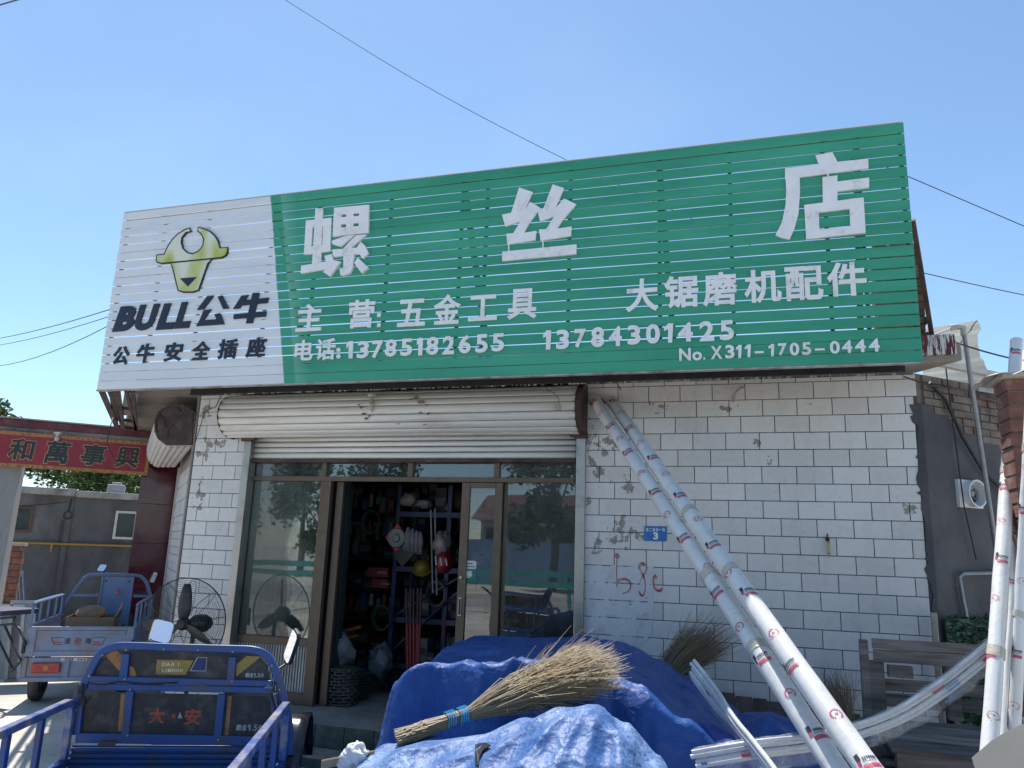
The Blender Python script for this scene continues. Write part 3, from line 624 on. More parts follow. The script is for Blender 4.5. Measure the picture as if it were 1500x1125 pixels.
goldp = mat('banner_gold', (.42,.20,.055), .5, var=.35, scale=30, dirt=(.2,.02,.02), dirt_amt=.45, dirt_scale=22)
(sL, zA), (sRr, zB) = G.pt(0, 632, .16), G.pt(222, 647, .16); _, zD = G.pt(219, 695, .16); zD2 = G.pt(0, 684.5, .16)[1]
zt, zb = (zA+zB)/2, (zD+zD2)/2
MB().fbox(G, -4.3, sRr, zb, zt, .145, .16).build('board', banner_mat(), ban)
for a, c, e, f in ((-4.3, sRr, zt-.05, zt+.002), (-4.3, sRr, zb-.002, zb+.05), (sRr-.045, sRr+.002, zb-.0015, zt+.0015)):
    b = MB(); b.fbox(G, a, c, e, f, .15, .164 + (.001 if a > -3 else 0)); b.build('border', goldp, ban)
ZB = (0, 600, 6.5217); goldl = mat('banner_gold_line', (.55,.38,.16), .5); inkm = mat('banner_ink', (.012,.018,.022), .4)
for ch, bx in (('和',(72,270,342,490)),('萬',(425,295,680,525)),('事',(765,325,1022,540)),('興',(1095,345,1335,565))):
    letter(G, ch, bx, goldl, ban, .160, .004, .048, .08, 'character_outline', ZB)
    x0, y0, x1, y1 = bx; letter(G, ch, (x0+6, y0+6, x1-6, y1-6), inkm, ban, .1645, .004, .028, .08, 'character', ZB)
lp = G.px(85, 634, .24)
lb = empty('gate_lamp', lp, 'small dusty white lamp above the character on the red banner', 'lamp')
b = MB(); b.lathe(lp, [(0, .01), (.06, .0), (.06, -.012), (.025, -.03), (.02, -.05)], 16); b.build('lamp_base', mat('dusty_white', (.5,.48,.44), .7), lb, smooth=True)
b = MB(); b.blob(lp-Vector((0, 0, .085)), (.036, .036, .045), 8); b.build('bulb', mat('dull_bulb', (.42,.40,.37), .4), lb, smooth=True)

# alley shutter on the angled side of the shop ------------------------
s2 = empty('side_shutter', LW.w(1, 0), 'white roller shutter on the side of the shop facing the alley', 'roller shutter')
cap = [at(x, y, Y=-.01) for x, y in ((229,655),(229,614),(238,602),(252,595.5),(283,596.5),(291,600),(289,660),(262,661),(245,655),(236,645))]
cap = [at(x, y, Y=-.01) for x, y in ((283,604),(281,652),(243,652),(231,643),(226,632),(226,615),(231,603),(240,597),(251,594.5),(270,594.5))]
off = LW.u*3.1
b = MB(); b.prism(cap, (0, .012, 0)); b.build('end_plate', mat('brown_steel', (.05,.032,.03), .6, .3, var=.3, dirt=(.12,.09,.08), dirt_amt=.35, dirt_scale=7), s2)
cc = sum(cap, Vector())/len(cap)
b = MB(); b.tube([cc+Vector((math.cos(t)*.19, -.006, math.sin(t)*.19)) for t in [R(40+a*20) for a in range(10)]], .006, 6); b.tube([cc+Vector((math.cos(t)*.07, -.006, math.sin(t)*.07)) for t in [R(160+a*25) for a in range(8)]], .006, 6)
for a in (30, 150, 270): b.tube([cc+Vector((math.cos(R(a))*.07, -.006, math.sin(R(a))*.07)), cc+Vector((math.cos(R(a))*.19, -.006, math.sin(R(a))*.19))], .004, 5)
b.build('rib', MATS['rusty_steel'], s2)
sw = mat('white_slat', (.62,.61,.58), .5, var=.06, dirt=(.35,.33,.3), dirt_amt=.3)
core = [p+Vector((0, .02, 0))+LW.n*0 for p in cap]
for i in range(len(core)):
    p, q = core[i], core[(i+1) % len(core)]; n_ = max(1, round((q-p).length/.085))
    for k in range(n_):
        a = p.lerp(q, (k+.04)/n_); c = p.lerp(q, (k+.96)/n_); mid = (a+c)/2; o_ = (mid-cc); o_.y = 0; mid = mid+o_.normalized()*.012
        b = MB(); b.add([a, mid, c, a+off, mid+off, c+off], [(0, 1, 4, 3), (1, 2, 5, 4)]); o = b.build('slat', sw, s2); so = o.modifiers.new('t', 'SOLIDIFY'); so.thickness = .004
for k in range(27):
    z0 = .05+k*.103
    b = MB(); b.fbox(LW, .24, 3.05, z0, z0+.097, -.10, -.07+.008*(k % 2)); b.build('slat', sw, s2)
for a in (.15, 3.06):
    b = MB(); b.fbox(LW, a, a+.08, 0, 2.95, -.1, -.04); b.build('guide_rail', mat('white_guide', (.5,.49,.47), .5, .2), s2)

# ------------------------------------------------------------------ behind the gate
F2 = Fr((-11.6, 7.2), 48)
fb = empty('grey_house', F2.w(-1, 0), 'low grey rendered house behind the gateway with a flat concrete roof', 'house')
render_m = mat('house_render', (.15,.148,.148), .92, var=.3, scale=.9, dirt=(.07,.07,.072), dirt_amt=.6, dirt_scale=.7, bmp=.3, stretch=(1,1,.6))
z_r = F2.pt(108, 727)[1]; z_e = F2.pt(108, 719)[1]
wn = [(F2.pt(18,760)[0], F2.pt(48,760)[0], F2.pt(40,780)[1], F2.pt(40,742)[1]), (F2.pt(167,770)[0], F2.pt(200,770)[0], F2.pt(180,790)[1], F2.pt(180,748.5)[1])]
b = MB()
xs_ = [-7]+[v for q_ in wn for v in q_[:2]]+[4.5]
for i_ in range(5):
    if i_ % 2 == 0: b.fbox(F2, xs_[i_], xs_[i_+1], 0, z_r, -3, 0)
    else: w4 = wn[i_//2]; b.fbox(F2, w4[0], w4[1], 0, w4[2], -3, 0); b.fbox(F2, w4[0], w4[1], w4[3], z_r, -3, 0)
b.build('wall', render_m, fb)
b = MB(); sj = F2.pt(112, 720)[0]; b.fbox(F2, -7, sj, z_r, z_e+.03, -3, .22); b.fbox(F2, sj+.005, 4.5, z_r-.02, z_e, -3, .20); b.build('roof', mat('roof_edge', (.36,.34,.31), .9, dirt=(.15,.14,.13), dirt_amt=.5, dirt_scale=2), fb, bevel=.02)
b = MB(); b.fbox(F2, sj-.12, sj-.02, 0, z_r, 0, .05); b.build('downpipe', render_m, fb)
for (a, c, z0, z1), cm in zip(wn, (mat('brown_frame', (.12,.06,.035), .6), mat('pale_frame', (.55,.54,.5), .6))):
    f_ = MB(); t_ = .05
    f_.fbox(F2, a, c, z0, z0+t_, -.12, .03); f_.fbox(F2, a, c, z1-t_, z1, -.12, .03); f_.fbox(F2, a, a+t_, z0+t_, z1-t_, -.12, .03); f_.fbox(F2, c-t_, c, z0+t_, z1-t_, -.12, .03)
    fo = f_.build('window', cm, fb)
    MB().fbox(F2, a+t_, c-t_, z0+t_, z1-t_, -.1, -.08).build('pane', mat('dark_pane', (.012,.03,.028), .15, bmp=.01), fo)
tk = empty('roof_box', F2.w(-.9, 2.7, -1), 'flat pale box standing on the roof of the grey house', 'roof box')
b = MB(); q1_, q2_ = F2.pt(155, 715)[0], F2.pt(182, 715)[0]; b.fbox(F2, q1_, q2_, z_e, z_e+.22, -1.1, -.5); b.fbox(F2, q1_+.08, q2_-.08, z_e+.22, z_e+.28, -1.0, -.6); b.build('casing', mat('box_grey', (.33,.33,.33), .6), tk, bevel=.02)
b = MB(); pz = F2.pt(100, 797)[1]; s7 = F2.pt(76, 800)[0]; b.tube([F2.w(-5, pz, .08), F2.w(3, pz, .08)], .022, 8); b.tube([F2.w(s7, pz, .08), F2.w(s7, pz-.17, .08)], .018, 8)
tag(b.build('gas_pipe', mat('yellow_pipe', (.42,.22,.02), .5), None, smooth=True), 'yellow gas pipe running along the grey house wall', 'pipe')
q0s, q0z = F2.pt(100, 755); b = MB(); b.tube([F2.w(q0s+.08*math.cos(t*.4), q0z+.08*math.sin(t*.4), .08) for t in range(16)], .012, 6, closed=True); b.tube([F2.w(q0s, q0z+.08, .06), F2.w(q0s+.02, z_r-.05, .06)], .02, 6); b.tube([F2.w(q0s-.1, q0z-.1, .06), F2.w(q0s-.1, pz, .06)], .008, 5)
tag(b.build('cable_coil', wire_m), 'coil of black cable hanging on the grey house wall', 'cable')
wire(bez(F2.px(-40, 740, .15), F2.px(98, 735, .06), 10, .05), .01, 'pale sagging cable strung along the top of the grey house', None)
# low brick wall by the left pillar
bw = empty('brick_wall', at(22, 880, Y=1.0)*1, 'low rough red brick wall at the far left beside the gateway', 'wall'); WP[bw.name].z = 0; bw.location.z = 0
BWF = Fr((-10.2, 3.6), 48)
random.seed(9); bs, bzt = BWF.pt(36, 800)
for r_ in range(16):
    for i in range(6):
        s0 = bs-.02-(i+1)*.235+(.11 if r_ % 2 else 0); z0 = .02+r_*(bzt/16)
        if s0+.225 > bs+.1: continue
        b = MB(); d_ = random.uniform(-.012, .012); b.fbox(BWF, s0, min(bs, s0+.225), z0, z0+bzt/16-.012, -.2, .02+d_); b.build('brick', brick_m, bw)
b = MB(); b.fbox(BWF, bs-1.4, bs-.01, 0, bzt-.01, -.19, .0); b.build('mortar', MATS['mortar'], bw)
b = MB(); b.fbox(BWF, bs-1.4, bs+.02, bzt+.0, bzt+.05, -.22, .05); b.build('coping', concrete, bw)

# trees ---------------------------------------------------------------
def leaf_mat(name, c):
    m, nt, p = NT(name); oi = N(nt, 'NewGeometry'); n = noise_(nt, .9, 3, .6, coord='World')
    r_ = oi.outputs['Random Per Island']; cc_ = mixc(nt, r_, tuple(x*.55 for x in c), tuple(x*1.5 for x in c)); cc_ = mixc(nt, ramp(nt, n, .35, .65), cc_, (c[0]*1.5, c[1]*1.3, c[2]*.9))
    nt.links.new(cc_, p.inputs['Base Color']); p.inputs['Roughness'].default_value = .55
    tl_ = N(nt, 'BsdfTranslucent'); nt.links.new(cc_, tl_.inputs[0]); mx_ = N(nt, 'MixShader'); mx_.inputs[0].default_value = .35
    nt.links.new(p.outputs[0], mx_.inputs[1]); nt.links.new(tl_.outputs[0], mx_.inputs[2]); nt.links.new(mx_.outputs[0], nt.nodes['Material Output'].inputs[0]); return m
leafA = leaf_mat('leaf_green', (.045,.085,.025)); bark = mat('bark', (.10,.08,.06), .9, var=.3)
def tree(base, h, r, nleaf, label, seed, lm=leafA, low=.25, ls=.1, group=None, flat=1.0):
    rnd = random.Random(seed); base = Vector(base); t = empty('tree', base, label, 'tree', group)
    tb = MB(); top = base+Vector((rnd.uniform(-.3,.3), rnd.uniform(-.3,.3), h*.7)); tb.tube(smooth([base, base.lerp(top,.5)+Vector((.1,.05,0)), top], 4), [h*.03*(1-.07*i) for i in range(9)], 8)
    cl = []
    for i in range(22):
        a = rnd.uniform(0, 6.28); e = rnd.random(); rr_ = r*math.sqrt(rnd.random())*.8*math.sin(math.pi*(.15+.8*e))
        cl.append((base+Vector((math.cos(a)*rr_, math.sin(a)*rr_, h*(low+(1-low)*e*.88))), r*rnd.uniform(.22,.42)))
        if i < 9: tb.tube([base.lerp(top, rnd.uniform(.35,.9)), cl[-1][0]], [h*.010, h*.003], 5)
    tb.build('trunk', bark, t, smooth=True)
    b = MB(); vs = []; fs = []
    for i in range(nleaf):
        c, rr_ = cl[i % len(cl)]; d = Vector((rnd.gauss(0,1), rnd.gauss(0,1), rnd.gauss(0,.8))).normalized()*rr_*(rnd.random()**.45)
        p = c+d; x = Vector((rnd.gauss(0,1), rnd.gauss(0,1), rnd.gauss(0,.6))).normalized(); y = x.orthogonal().normalized(); y.rotate(Matrix.Rotation(rnd.uniform(0,6.28), 3, x)); s_ = ls*rnd.uniform(.6,1.4)
        k = len(vs); vs += [p, p+x*s_*.5+y*s_*.3, p+x*s_, p+x*s_*.5-y*s_*.3]; fs.append((k, k+1, k+2, k+3))
    b.add(vs, fs); b.build('crown', lm, t); return t
tree((-19.5, 14.0, 0), 5.4, 2.9, 13000, 'leafy green tree behind the grey house roof, the left one', 1, low=.12, ls=.15)
tree((-16.6, 15.5, 0), 5.2, 2.7, 13000, 'leafy green tree behind the grey house roof, the middle one', 2, low=.12, ls=.15)
tree((-14.0, 16.6, 0), 5.1, 2.5, 12000, 'leafy green tree behind the grey house roof, the right one', 3, low=.12, ls=.15)
tree((-22.6, 15.5, 0), 5.6, 2.9, 13000, 'leafy green tree behind the grey house, farthest left of the row', 5, low=.12, ls=.15)
tree((-18.1, 17.0, 0), 5.5, 2.7, 13000, 'leafy green tree behind the grey house, set back between two others', 6, low=.12, ls=.15)
tl4 = at(-8, 573, Y=16); tree((tl4.x, 16, 0), tl4.z, 2.2, 9000, 'tree top rising above the gateway at the very left edge of the picture', 4, ls=.2, low=.45)

# ------------------------------------------------------------------ near blue cargo tricycle
def paint(name, c, **k): return mat(name, c, .38, 0, var=.12, scale=5, bmp=.05, **k)
blue = paint('blue_paint', (.015,.068,.235), dirt=(.085,.07,.06), dirt_amt=.42, dirt_scale=7)
blue_top = mat('worn_blue_paint', (.022,.075,.28), .4, 0, var=.2, scale=7, dirt=(.30,.26,.26), dirt_amt=.6, dirt_scale=8, bmp=.08)
T = Fr((-1.9, -3.4), 66)            # headboard plane
def tz(x, y, d=0): return T.pt(x, y, d)
tr = empty('cargo_tricycle', T.w(0, 0, 0), 'dark blue cargo tricycle in the foreground with black panels on its headboard', 'tricycle')
outl = [(96,1092),(99,1066),(106,1036),(121,1003),(138,967),(150,951),(166,943),(190,941),(265,943.5),(340,945.5),(368,946.5),(384,951),(396,961),(405,982),(414,1010),(421,1040),(424,1070),(424,1100)]
b = MB(); P_ = [T.px(x, y+5) for x, y in outl]; P_ = smooth(P_, 3)
rows = []
for i, p in enumerate(P_):
    t = (P_[min(i+1, len(P_)-1)]-P_[max(i-1, 0)]).normalized(); inn = t.cross(T.n).normalized(); h1, h2 = .021, .017
    rows.append([p+inn*a+T.n*c for a, c in ((h1, h2), (h1, -h2), (-h1, -h2), (-h1, h2))])
b.grid(rows, 0, True); b.build('headboard_frame', blue, tr, bevel=.006)
def tb_(nm, pts, w=.04, d=.03, m_=blue, dd=0, par=tr, fr=T, bev=.004):
    b = MB(); P = [fr.px(x, y, dd) for x, y in pts]
    for p, q in zip(P, P[1:]):
        t = (q-p).normalized(); s_ = t.cross(fr.n).normalized()*w/2; n_ = fr.n*d/2
        b.hexa([p-s_-n_, p+s_-n_, p+s_+n_, p-s_+n_], [q-s_-n_, q+s_-n_, q+s_+n_, q-s_+n_])
    return b.build(nm, m_, par, bevel=bev)
tb_('headboard_rail', [(128,994),(400,1001)], .034)
tb_('headboard_rail', [(130,1005),(402,1011)], .035, .03, blue, -.004)
tb_('headboard_rail', [(112,1080),(418,1086)], .05)
for a in (((185,957),(181,992)), ((341,962),(338,996)), ((191,1012),(184,1076)), ((325,1016),(319,1082)), ((118,1012),(112,1076)), ((402,1016),(404,1082))):
    tb_('headboard_upright', a, .042, .026)
pan_m = mat('smoky_panel', (.022,.020,.022), .5, var=.4, scale=6, dirt=(.13,.11,.09), dirt_amt=.35, dirt_scale=7, bmp=.1, bscale=30)
b = MB(); b.prism([T.px(x, y, -.012) for x, y in ((134,990),(150,965),(163,952),(364,957),(380,960),(392,975),(397,997))], T.n*.004); b.build('upper_panel', pan_m, tr)
b = MB(); b.prism([T.px(x, y, -.012) for x, y in ((113,1074),(120,1030),(140,1013),(388,1019),(400,1030),(408,1080))], T.n*.004); b.build('lower_panel', pan_m, tr)
yel = mat('faded_yellow', (.36,.24,.045), .5, var=.15, scale=9, dirt=(.12,.09,.05), dirt_amt=.4, dirt_scale=9); org = mat('faded_orange', (.38,.17,.05), .5, var=.15, dirt=(.1,.06,.03), dirt_amt=.35, dirt_scale=9)
def dec(nm, pts, m_, d=-.0065, fr=T, par=tr):
    b = MB(); b.prism([fr.px(x, y, d) for x, y in pts], -fr.n*.001); return b.build(nm, m_, par)
dec('yellow_stripe', [(152,958),(158,953),(172,953),(180,961),(180,980),(175,983)], org); dec('yellow_stripe', [(190,975),(196,978),(200,990),(190,991)], org)
dec('yellow_stripe', [(346,974),(361,961),(383,961.5),(346,991)], yel)
dec('orange_strip', [(177.5,1016),(183.5,1016),(178,1071),(172.5,1071)], org); dec('orange_strip', [(334,1020),(339.5,1020),(334.5,1077),(329,1077)], org)
dec('name_plate', [(230,966.5),(283.5,967.5),(271.5,988.5),(228,987.5)], yel); dec('blue_plate', [(289,962.5),(303.5,963),(301.5,983.5),(277.5,983)], mat('plate_edge', (.45,.42,.3), .5)); dec('blue_plate', [(290,963.5),(302.5,964),(300.5,982.5),(279.5,982)], mat('plate_blue', (.02,.035,.14), .5), -.0052)
pale = mat('plate_letter', (.62,.58,.42), .5); redc = mat('faded_red', (.42,.075,.035), .55, dirt=(.1,.05,.04), dirt_amt=.35, dirt_scale=12); greyc = mat('panel_grey_letter', (.42,.41,.39), .5)
for ch, bx in (('D',(237.5,970,243,976)),('A',(243.5,970,249.5,976)),('A',(250,970,256,976)),('l',(261.3,970,262.4,976))): letter(T, ch, bx, pale, tr, -.0052, .0012, .03)
for k, ch in enumerate('LAISHAN'): letter(T, ch, (237.5+k*4.4, 979.5, 241.2+k*4.4, 984.5), pale, tr, -.0052, .0012, .02)
letter(T, '大', (218,1036.5,242,1060.5), redc, tr, -.0065, .0015, .035); letter(T, '安', (270,1038,294.5,1062), redc, tr, -.0065, .0015, .035)
for bx in ((250,1043,259.5,1054),): letter(T, '★', bx, redc, tr, -.0065, .0012, 0.0)
dec('logo', [(260.5,1052),(263.5,1043),(267,1052)], greyc)
for k, ch in enumerate('霸道1.5米'):
    w_ = [5.4, 5.4, 3, 1.2, 3.4, 5][k]; x0 = [359.5, 365.2, 371.8, 375.6, 377.6, 381.6][k]; letter(T, ch, (x0, 986 if ch != '.' else 990.5, x0+w_, 992.2), greyc, tr, -.0065, .001, .018)
    x0 = [346, 354, 363.5, 369.5, 372, 378][k]; letter(T, ch, (x0, 1061.5 if ch != '.' else 1068, x0+w_*1.35, 1070.3), greyc, tr, -.0065, .001, .018)
# load bed running back towards the viewer
Lp = T.w(tz(100, 1070)[0]+.01, 0, .0); Rp = T.w(tz(418, 1075)[0], 0, .0)
TL_ = Fr((Lp.x, Lp.y), 156); TR_ = Fr((Rp.x, Rp.y), 156)
def railz(fr, pts): return [fr.w(*fr.pt(x, y)) for x, y in pts]
bedz = T.pt(250, 1100)[1]-.12
zr_l = TL_.pt(70, 1043)[1]; zr_r = zr_l
zr = (zr_l+zr_r)/2
for fr, nm, z_ in ((TL_, 'side_rail', zr_l), (TR_, 'side_rail', zr_r)):
    b = MB(); pts = [fr.w(.035, z_-.30), fr.w(.035, z_-.05), fr.w(.05, z_-.018), fr.w(.085, z_)]+[fr.w(1.55, z_)]+[fr.w(1.60, z_-.03), fr.w(1.61, z_-.3)]
    for p, q in zip(pts, pts[1:]):
        t = (q-p).normalized(); s_ = t.cross(fr.n).normalized()*.02; n_ = fr.n*.02
        b.hexa([p-s_-n_, p+s_-n_, p+s_+n_, p-s_+n_], [q-s_-n_, q+s_-n_, q+s_+n_, q-s_+n_])
    b.build('side_rail', blue_top, tr, bevel=.005)
    for a in (.38, .72, 1.08, 1.4):
        b = MB(); b.fbox(fr, a-.02, a+.02, z_-.30, z_-.022, -.014, .014); b.build('side_upright', blue, tr, bevel=.003)
    b = MB(); b.fbox(fr, -.02, 1.62, z_-.34, z_-.30, -.02, .02); b.fbox(fr, 0, 1.62, bedz-.05, z_-.341, -.008, .008)
    for a in [i*.2+.1 for i in range(8)]: b.fbox(fr, a, a+.05, bedz, z_-.345, .008, .018)
    b.build('side_panel', blue, tr, bevel=.003)
b = MB(); wT = (Rp-Lp).length
for i in range(12):
    s0 = Lp+T.u*(wT*i/12); 
    b.hexa([s0+Vector((0,0,bedz)), s0+T.u*wT/12+Vector((0,0,bedz)), s0+T.u*wT/12+T.n*1.6+Vector((0,0,bedz)), s0+T.n*1.6+Vector((0,0,bedz))],
           [s0+Vector((0,0,bedz+.02)), s0+T.u*wT/12+Vector((0,0,bedz+.02)), s0+T.u*wT/12+T.n*1.6+Vector((0,0,bedz+.02)), s0+T.n*1.6+Vector((0,0,bedz+.02))])
b.build('bed_floor', blue, tr)
zh = T.pt(250, 1084)[1]
b = MB(); sA, sB = T.pt(112, 1080)[0], T.pt(418, 1080)[0]
for k in range(5):
    z0 = bedz+(zh-.03-bedz)*k/5; z1 = bedz+(zh-.03-bedz)*(k+1)/5; b.fbox(T, sA-.02, sB+.02, z0, z1-.012, -.012, .006+(k % 2)*.008)
b.fbox(T, sA-.02, sB+.02, bedz, zh-.03, -.016, -.012)
b.build('front_panel', blue, tr, bevel=.003)
b = MB(); q0 = T.pt(160, 1084); b.fbox(T, q0[0]-.045, q0[0]+.045, q0[1]-.025, q0[1]+.0, .026, .034); b.build('hinge', rustm, tr)
for x, y in ((121,1008),(124,1025)):
    s_, z_ = T.pt(x, y); b = MB(); b.fbox(T, s_-.014, s_+.014, z_-.025, z_+.025, .018, .035); b.build('hinge', darksteel, tr, bevel=.003)
b = MB(); b.tube(smooth([T.px(x, y, .02) for x, y in ((392,1003),(398,1010),(404,1030),(408,1045))], 4), .006, 6); b.tube([T.px(388, 1007, .022), T.px(400, 1008, .022)], .009, 8); b.build('latch_rod', galv, tr, smooth=True)
b = MB()
for x, y in ((112,1040),(131,990),(150,960),(185,952),(341,955),(398,975),(409,1010),(418,1045),(191,1010),(325,1014),(187,1077),(320,1083),(240,951),(290,952),(183,995),(340,998)):
    b.lathe(T.px(x, y, .016), [(0,.006),(.006,.006),(.007,0)], 8, T.n)
tag(b.build('bolts', galv, tr), kind='stuff')
b = MB(); b.tube(smooth([T.px(x, y, .03) for x, y in ((404,1000),(398,1018),(404,1045),(398,1080),(402,1110))], 4), .005, 5); b.tube(smooth([T.px(x, y, .024) for x, y in ((130,1000),(150,1003),(175,999),(215,1002),(260,1000))], 4), .004, 5); b.build('cable', wire_m, tr, smooth=True)
# cab side: round black mudguard, wheel and mirrors
fwd = -T.n
mc = T.px(428, 1060) + fwd*.25; 
b = MB()
for k in range(19):
    pass
wc = Vector((mc.x-.02, mc.y, 0)) + Vector((0, 0, .50))
prof = []
for k in range(15):
    a = R(-30+k*14); prof.append([wc+T.n*math.cos(a)*.30+T.u*o+Vector((0,0,math.sin(a)*.40)) for o in (-.10, -.04, .03, .09)])
b.grid(prof); o = b.build('mudguard', mat('black_gloss', (.012,.013,.02), .18, bmp=.02), tr, smooth=True); so = o.modifiers.new('t', 'SOLIDIFY'); so.thickness = .01
def wheel(c, r, wd, axis, par):
    ax = Vector(axis).normalized(); b = MB(); rows = []
    for k in range(29):
        a = 2*math.pi*k/28; x = ax.orthogonal().normalized(); y = ax.cross(x); d_ = x*math.cos(a)+y*math.sin(a); t_ = .006*(k % 2)
        rows.append([c+ax*o+d_*rr_ for o, rr_ in ((-wd*.35, r*.66), (-wd*.5, r*.82), (-wd*.42, r*.95+t_), (-wd*.15, r+t_), (wd*.15, r+t_), (wd*.42, r*.95+t_), (wd*.5, r*.82), (wd*.35, r*.66))])
    b.grid(rows); tyre = b.build('wheel', rubber, par, smooth=True)
    b = MB(); b.lathe(c-ax*wd*.3, [(0,0),(r*.2,0),(r*.25,wd*.15),(r*.6,wd*.2),(r*.68,0),(r*.68,wd*.6),(r*.6,wd*.4),(r*.25,wd*.45),(r*.2,wd*.6),(0,wd*.6)], 20, ax); b.build('rim', galv, tyre, smooth=True)
wheel(wc+Vector((0,0,-.22)), .28, .11, T.u, tr)
wheel(T.w(-.5, .28, 1.15), .28, .11, T.u, tr); wheel(T.w(.5, .28, 1.15), .28, .11, T.u, tr)
mir_m, nt_, p_ = NT('mirror'); p_.inputs['Metallic'].default_value = 1; p_.inputs['Roughness'].default_value = .02; p_.inputs['Base Color'].default_value = (.85,.88,.92,1)
def mirror(c, w_, h_, nrm, roll, par, arm_to):
    nrm = Vector(nrm).normalized(); up = Vector((0,0,1)); x = up.cross(nrm).normalized(); y = nrm.cross(x); q_ = Matrix.Rotation(roll, 3, nrm); x = q_@x; y = q_@y
    def outline(s_, off): 
        return [c+nrm*off+x*(w_/2*s_*sx_*(1 if abs(k) else 1))+y*(h_/2*s_*sy_) for sx_, sy_, k in ((-.6,-1,1),(.6,-1,1),(.92,-.88,1),(1,-.6,1),(1,.6,1),(.92,.88,1),(.6,1,1),(-.6,1,1),(-.92,.88,1),(-1,.6,1),(-1,-.6,1),(-.92,-.88,1))]
    b = MB(); b.prism(outline(1, -.022), nrm*.02); b.tube([c-nrm*.015, c-nrm*.03+y*-h_*.45, arm_to], .007, 6); mo = b.build('mirror', blackp, par, bevel=.004)
    b = MB(); b.prism(outline(.90, .0), nrm*.002); b.build('mirror_glass', mir_m, mo)
mp_ = T.px(425.5, 947, -.16); mirror(mp_, .105, .205, (CAM-mp_).normalized()+Vector((-1.05,0.1,-.05)), R(-24), tr, T.px(400, 985, -.1))
mp_ = T.px(237, 925, -.42); mirror(mp_, .13, .22, (CAM-mp_).normalized()+Vector((.15,0.35,1.15)), R(-24), tr, T.px(225, 960, -.3))

# ------------------------------------------------------------------ pale blue cargo tricycle at the left
pb = paint('pale_blue_paint', (.125,.20,.37), dirt=(.16,.14,.15), dirt_amt=.35, dirt_scale=6)
pbt = paint('pale_blue_tail', (.20,.26,.40), dirt=(.24,.19,.17), dirt_amt=.55, dirt_scale=4)
Q = Fr((-6.687, -.149), 55)         # tail plane
tq = empty('cargo_tricycle', Q.w(.53, 0), 'pale blue cargo tricycle parked by the gateway with a cardboard box in its bed', 'tricycle')
WQ = Q.pt(198, 917)[0]
b = MB(); b.fbox(Q, -.01, WQ, .54, .87, -.03, 0); b.build('tailgate', pbt, tq, bevel=.006)
b = MB()
for a, c, z0, z1 in ((-.01, .075, .545, .868), (WQ-.075, WQ, .545, .868), (.076, WQ-.076, .83, .868), (.076, WQ-.076, .545, .60)): b.fbox(Q, a, c, z0, z1, .001, .016)
b.fbox(Q, .09, WQ-.09, .79, .825, .001, .01)
b.build('tailgate_frame', pbt, tq, bevel=.004)
b = MB(); b.fbox(Q, -.02, WQ+.01, .285, .53, -.05, -.004); b.fbox(Q, -.03, WQ+.02, .27, .32, -.04, .02); b.fbox(Q, -.02, .03, .32, .53, .0, .015); b.fbox(Q, .40, .46, .32, .53, .0, .015); b.fbox(Q, WQ-.46, WQ-.40, .32, .53, 0, .015); b.fbox(Q, WQ-.03, WQ+.01, .32, .53, 0, .015)
b.build('tail_skirt', pbt, tq, bevel=.005)
def lamp_mat():
    m, nt, p = NT('tail_lamp'); c = mixc(nt, ramp(nt, noise_(nt, 20, 3), .4, .6), (.35,.02,.02), (.45,.05,.04)); nt.links.new(c, p.inputs['Base Color']); p.inputs['Roughness'].default_value = .2; return m
lampm = lamp_mat()
for a in (.08, WQ-.37):
    b = MB(); b.fbox(Q, a, a+.29, .365, .475, .001, .03); lo = b.build('tail_lamp', lampm, tq, bevel=.01)
    c_ = Q.w(a+.145, .42, .031); b = MB(); b.prism([c_+Q.u*.033*math.cos(R(60*k))+Vector((0,0,.033*math.sin(R(60*k)))) for k in range(6)], Q.n*.003); b.build('reflector', mat('amber', (.5,.17,.05), .3), lo)
ZQ = (30, 835, 6.819)
inkd = mat('decal_dark', (.03,.035,.05), .4); redd = mat('decal_red', (.42,.03,.03), .4)
letter(Q, '淮', (437,676,500,740), inkd, tq, .001, .002, .02, zoom=ZQ); letter(Q, '海', (645,676,708,740), inkd, tq, .001, .002, .02, zoom=ZQ)
ring = [Q.px(30+573/6.819, 835+707/6.819, .003)]; cQ = ring[0]
b = MB(); b.tube([cQ+Q.u*.03*math.cos(t)+Vector((0,0,.03*math.sin(t))) for t in [k*.3927 for k in range(16)]], .003, 5, closed=True)
for dx in (-.01, .01): b.bar(cQ+Q.u*dx+Vector((0,0,-.025)), cQ+Q.u*dx+Vector((0,0,.025)), .004, .003)
b.bar(cQ-Q.u*.03, cQ+Q.u*.03, .004, .003); b.bar(cQ-Q.u*.05+Vector((0,0,-.045)), cQ+Q.u*.05+Vector((0,0,-.045)), .003, .003)
b.build('logo', redd, tq)
b = MB()
for pts in (((430,676),(305,676),(335,746),(415,746)), ((728,672),(850,672),(815,746),(720,746))):
    for p, q_ in zip(pts, pts[1:]): b.bar(Q.px(30+p[0]/6.819, 835+p[1]/6.819, .003), Q.px(30+q_[0]/6.819, 835+q_[1]/6.819, .003), .006, .004)
b.build('decal_outline', inkd, tq)
for x0, x1 in ((335, 415), (724, 802)): dec('decal_bar', [(30+x0/6.819, 835+719/6.819), (30+x1/6.819, 835+717/6.819), (30+x1/6.819, 835+728/6.819), (30+x0/6.819, 835+731/6.819)], redd, .003, Q, tq)
b = MB(); b.fbox(Q, .36, .90, .492, .525, .001, .0035); b.build('plate_strip', mat('strip_white', (.6,.6,.6), .4), tq)
for k in range(3): b = MB(); b.fbox(Q, .40+k*.035, .418+k*.035, .495, .522, .004, .005); b.build('strip_bar', redd, tq)
b = MB()
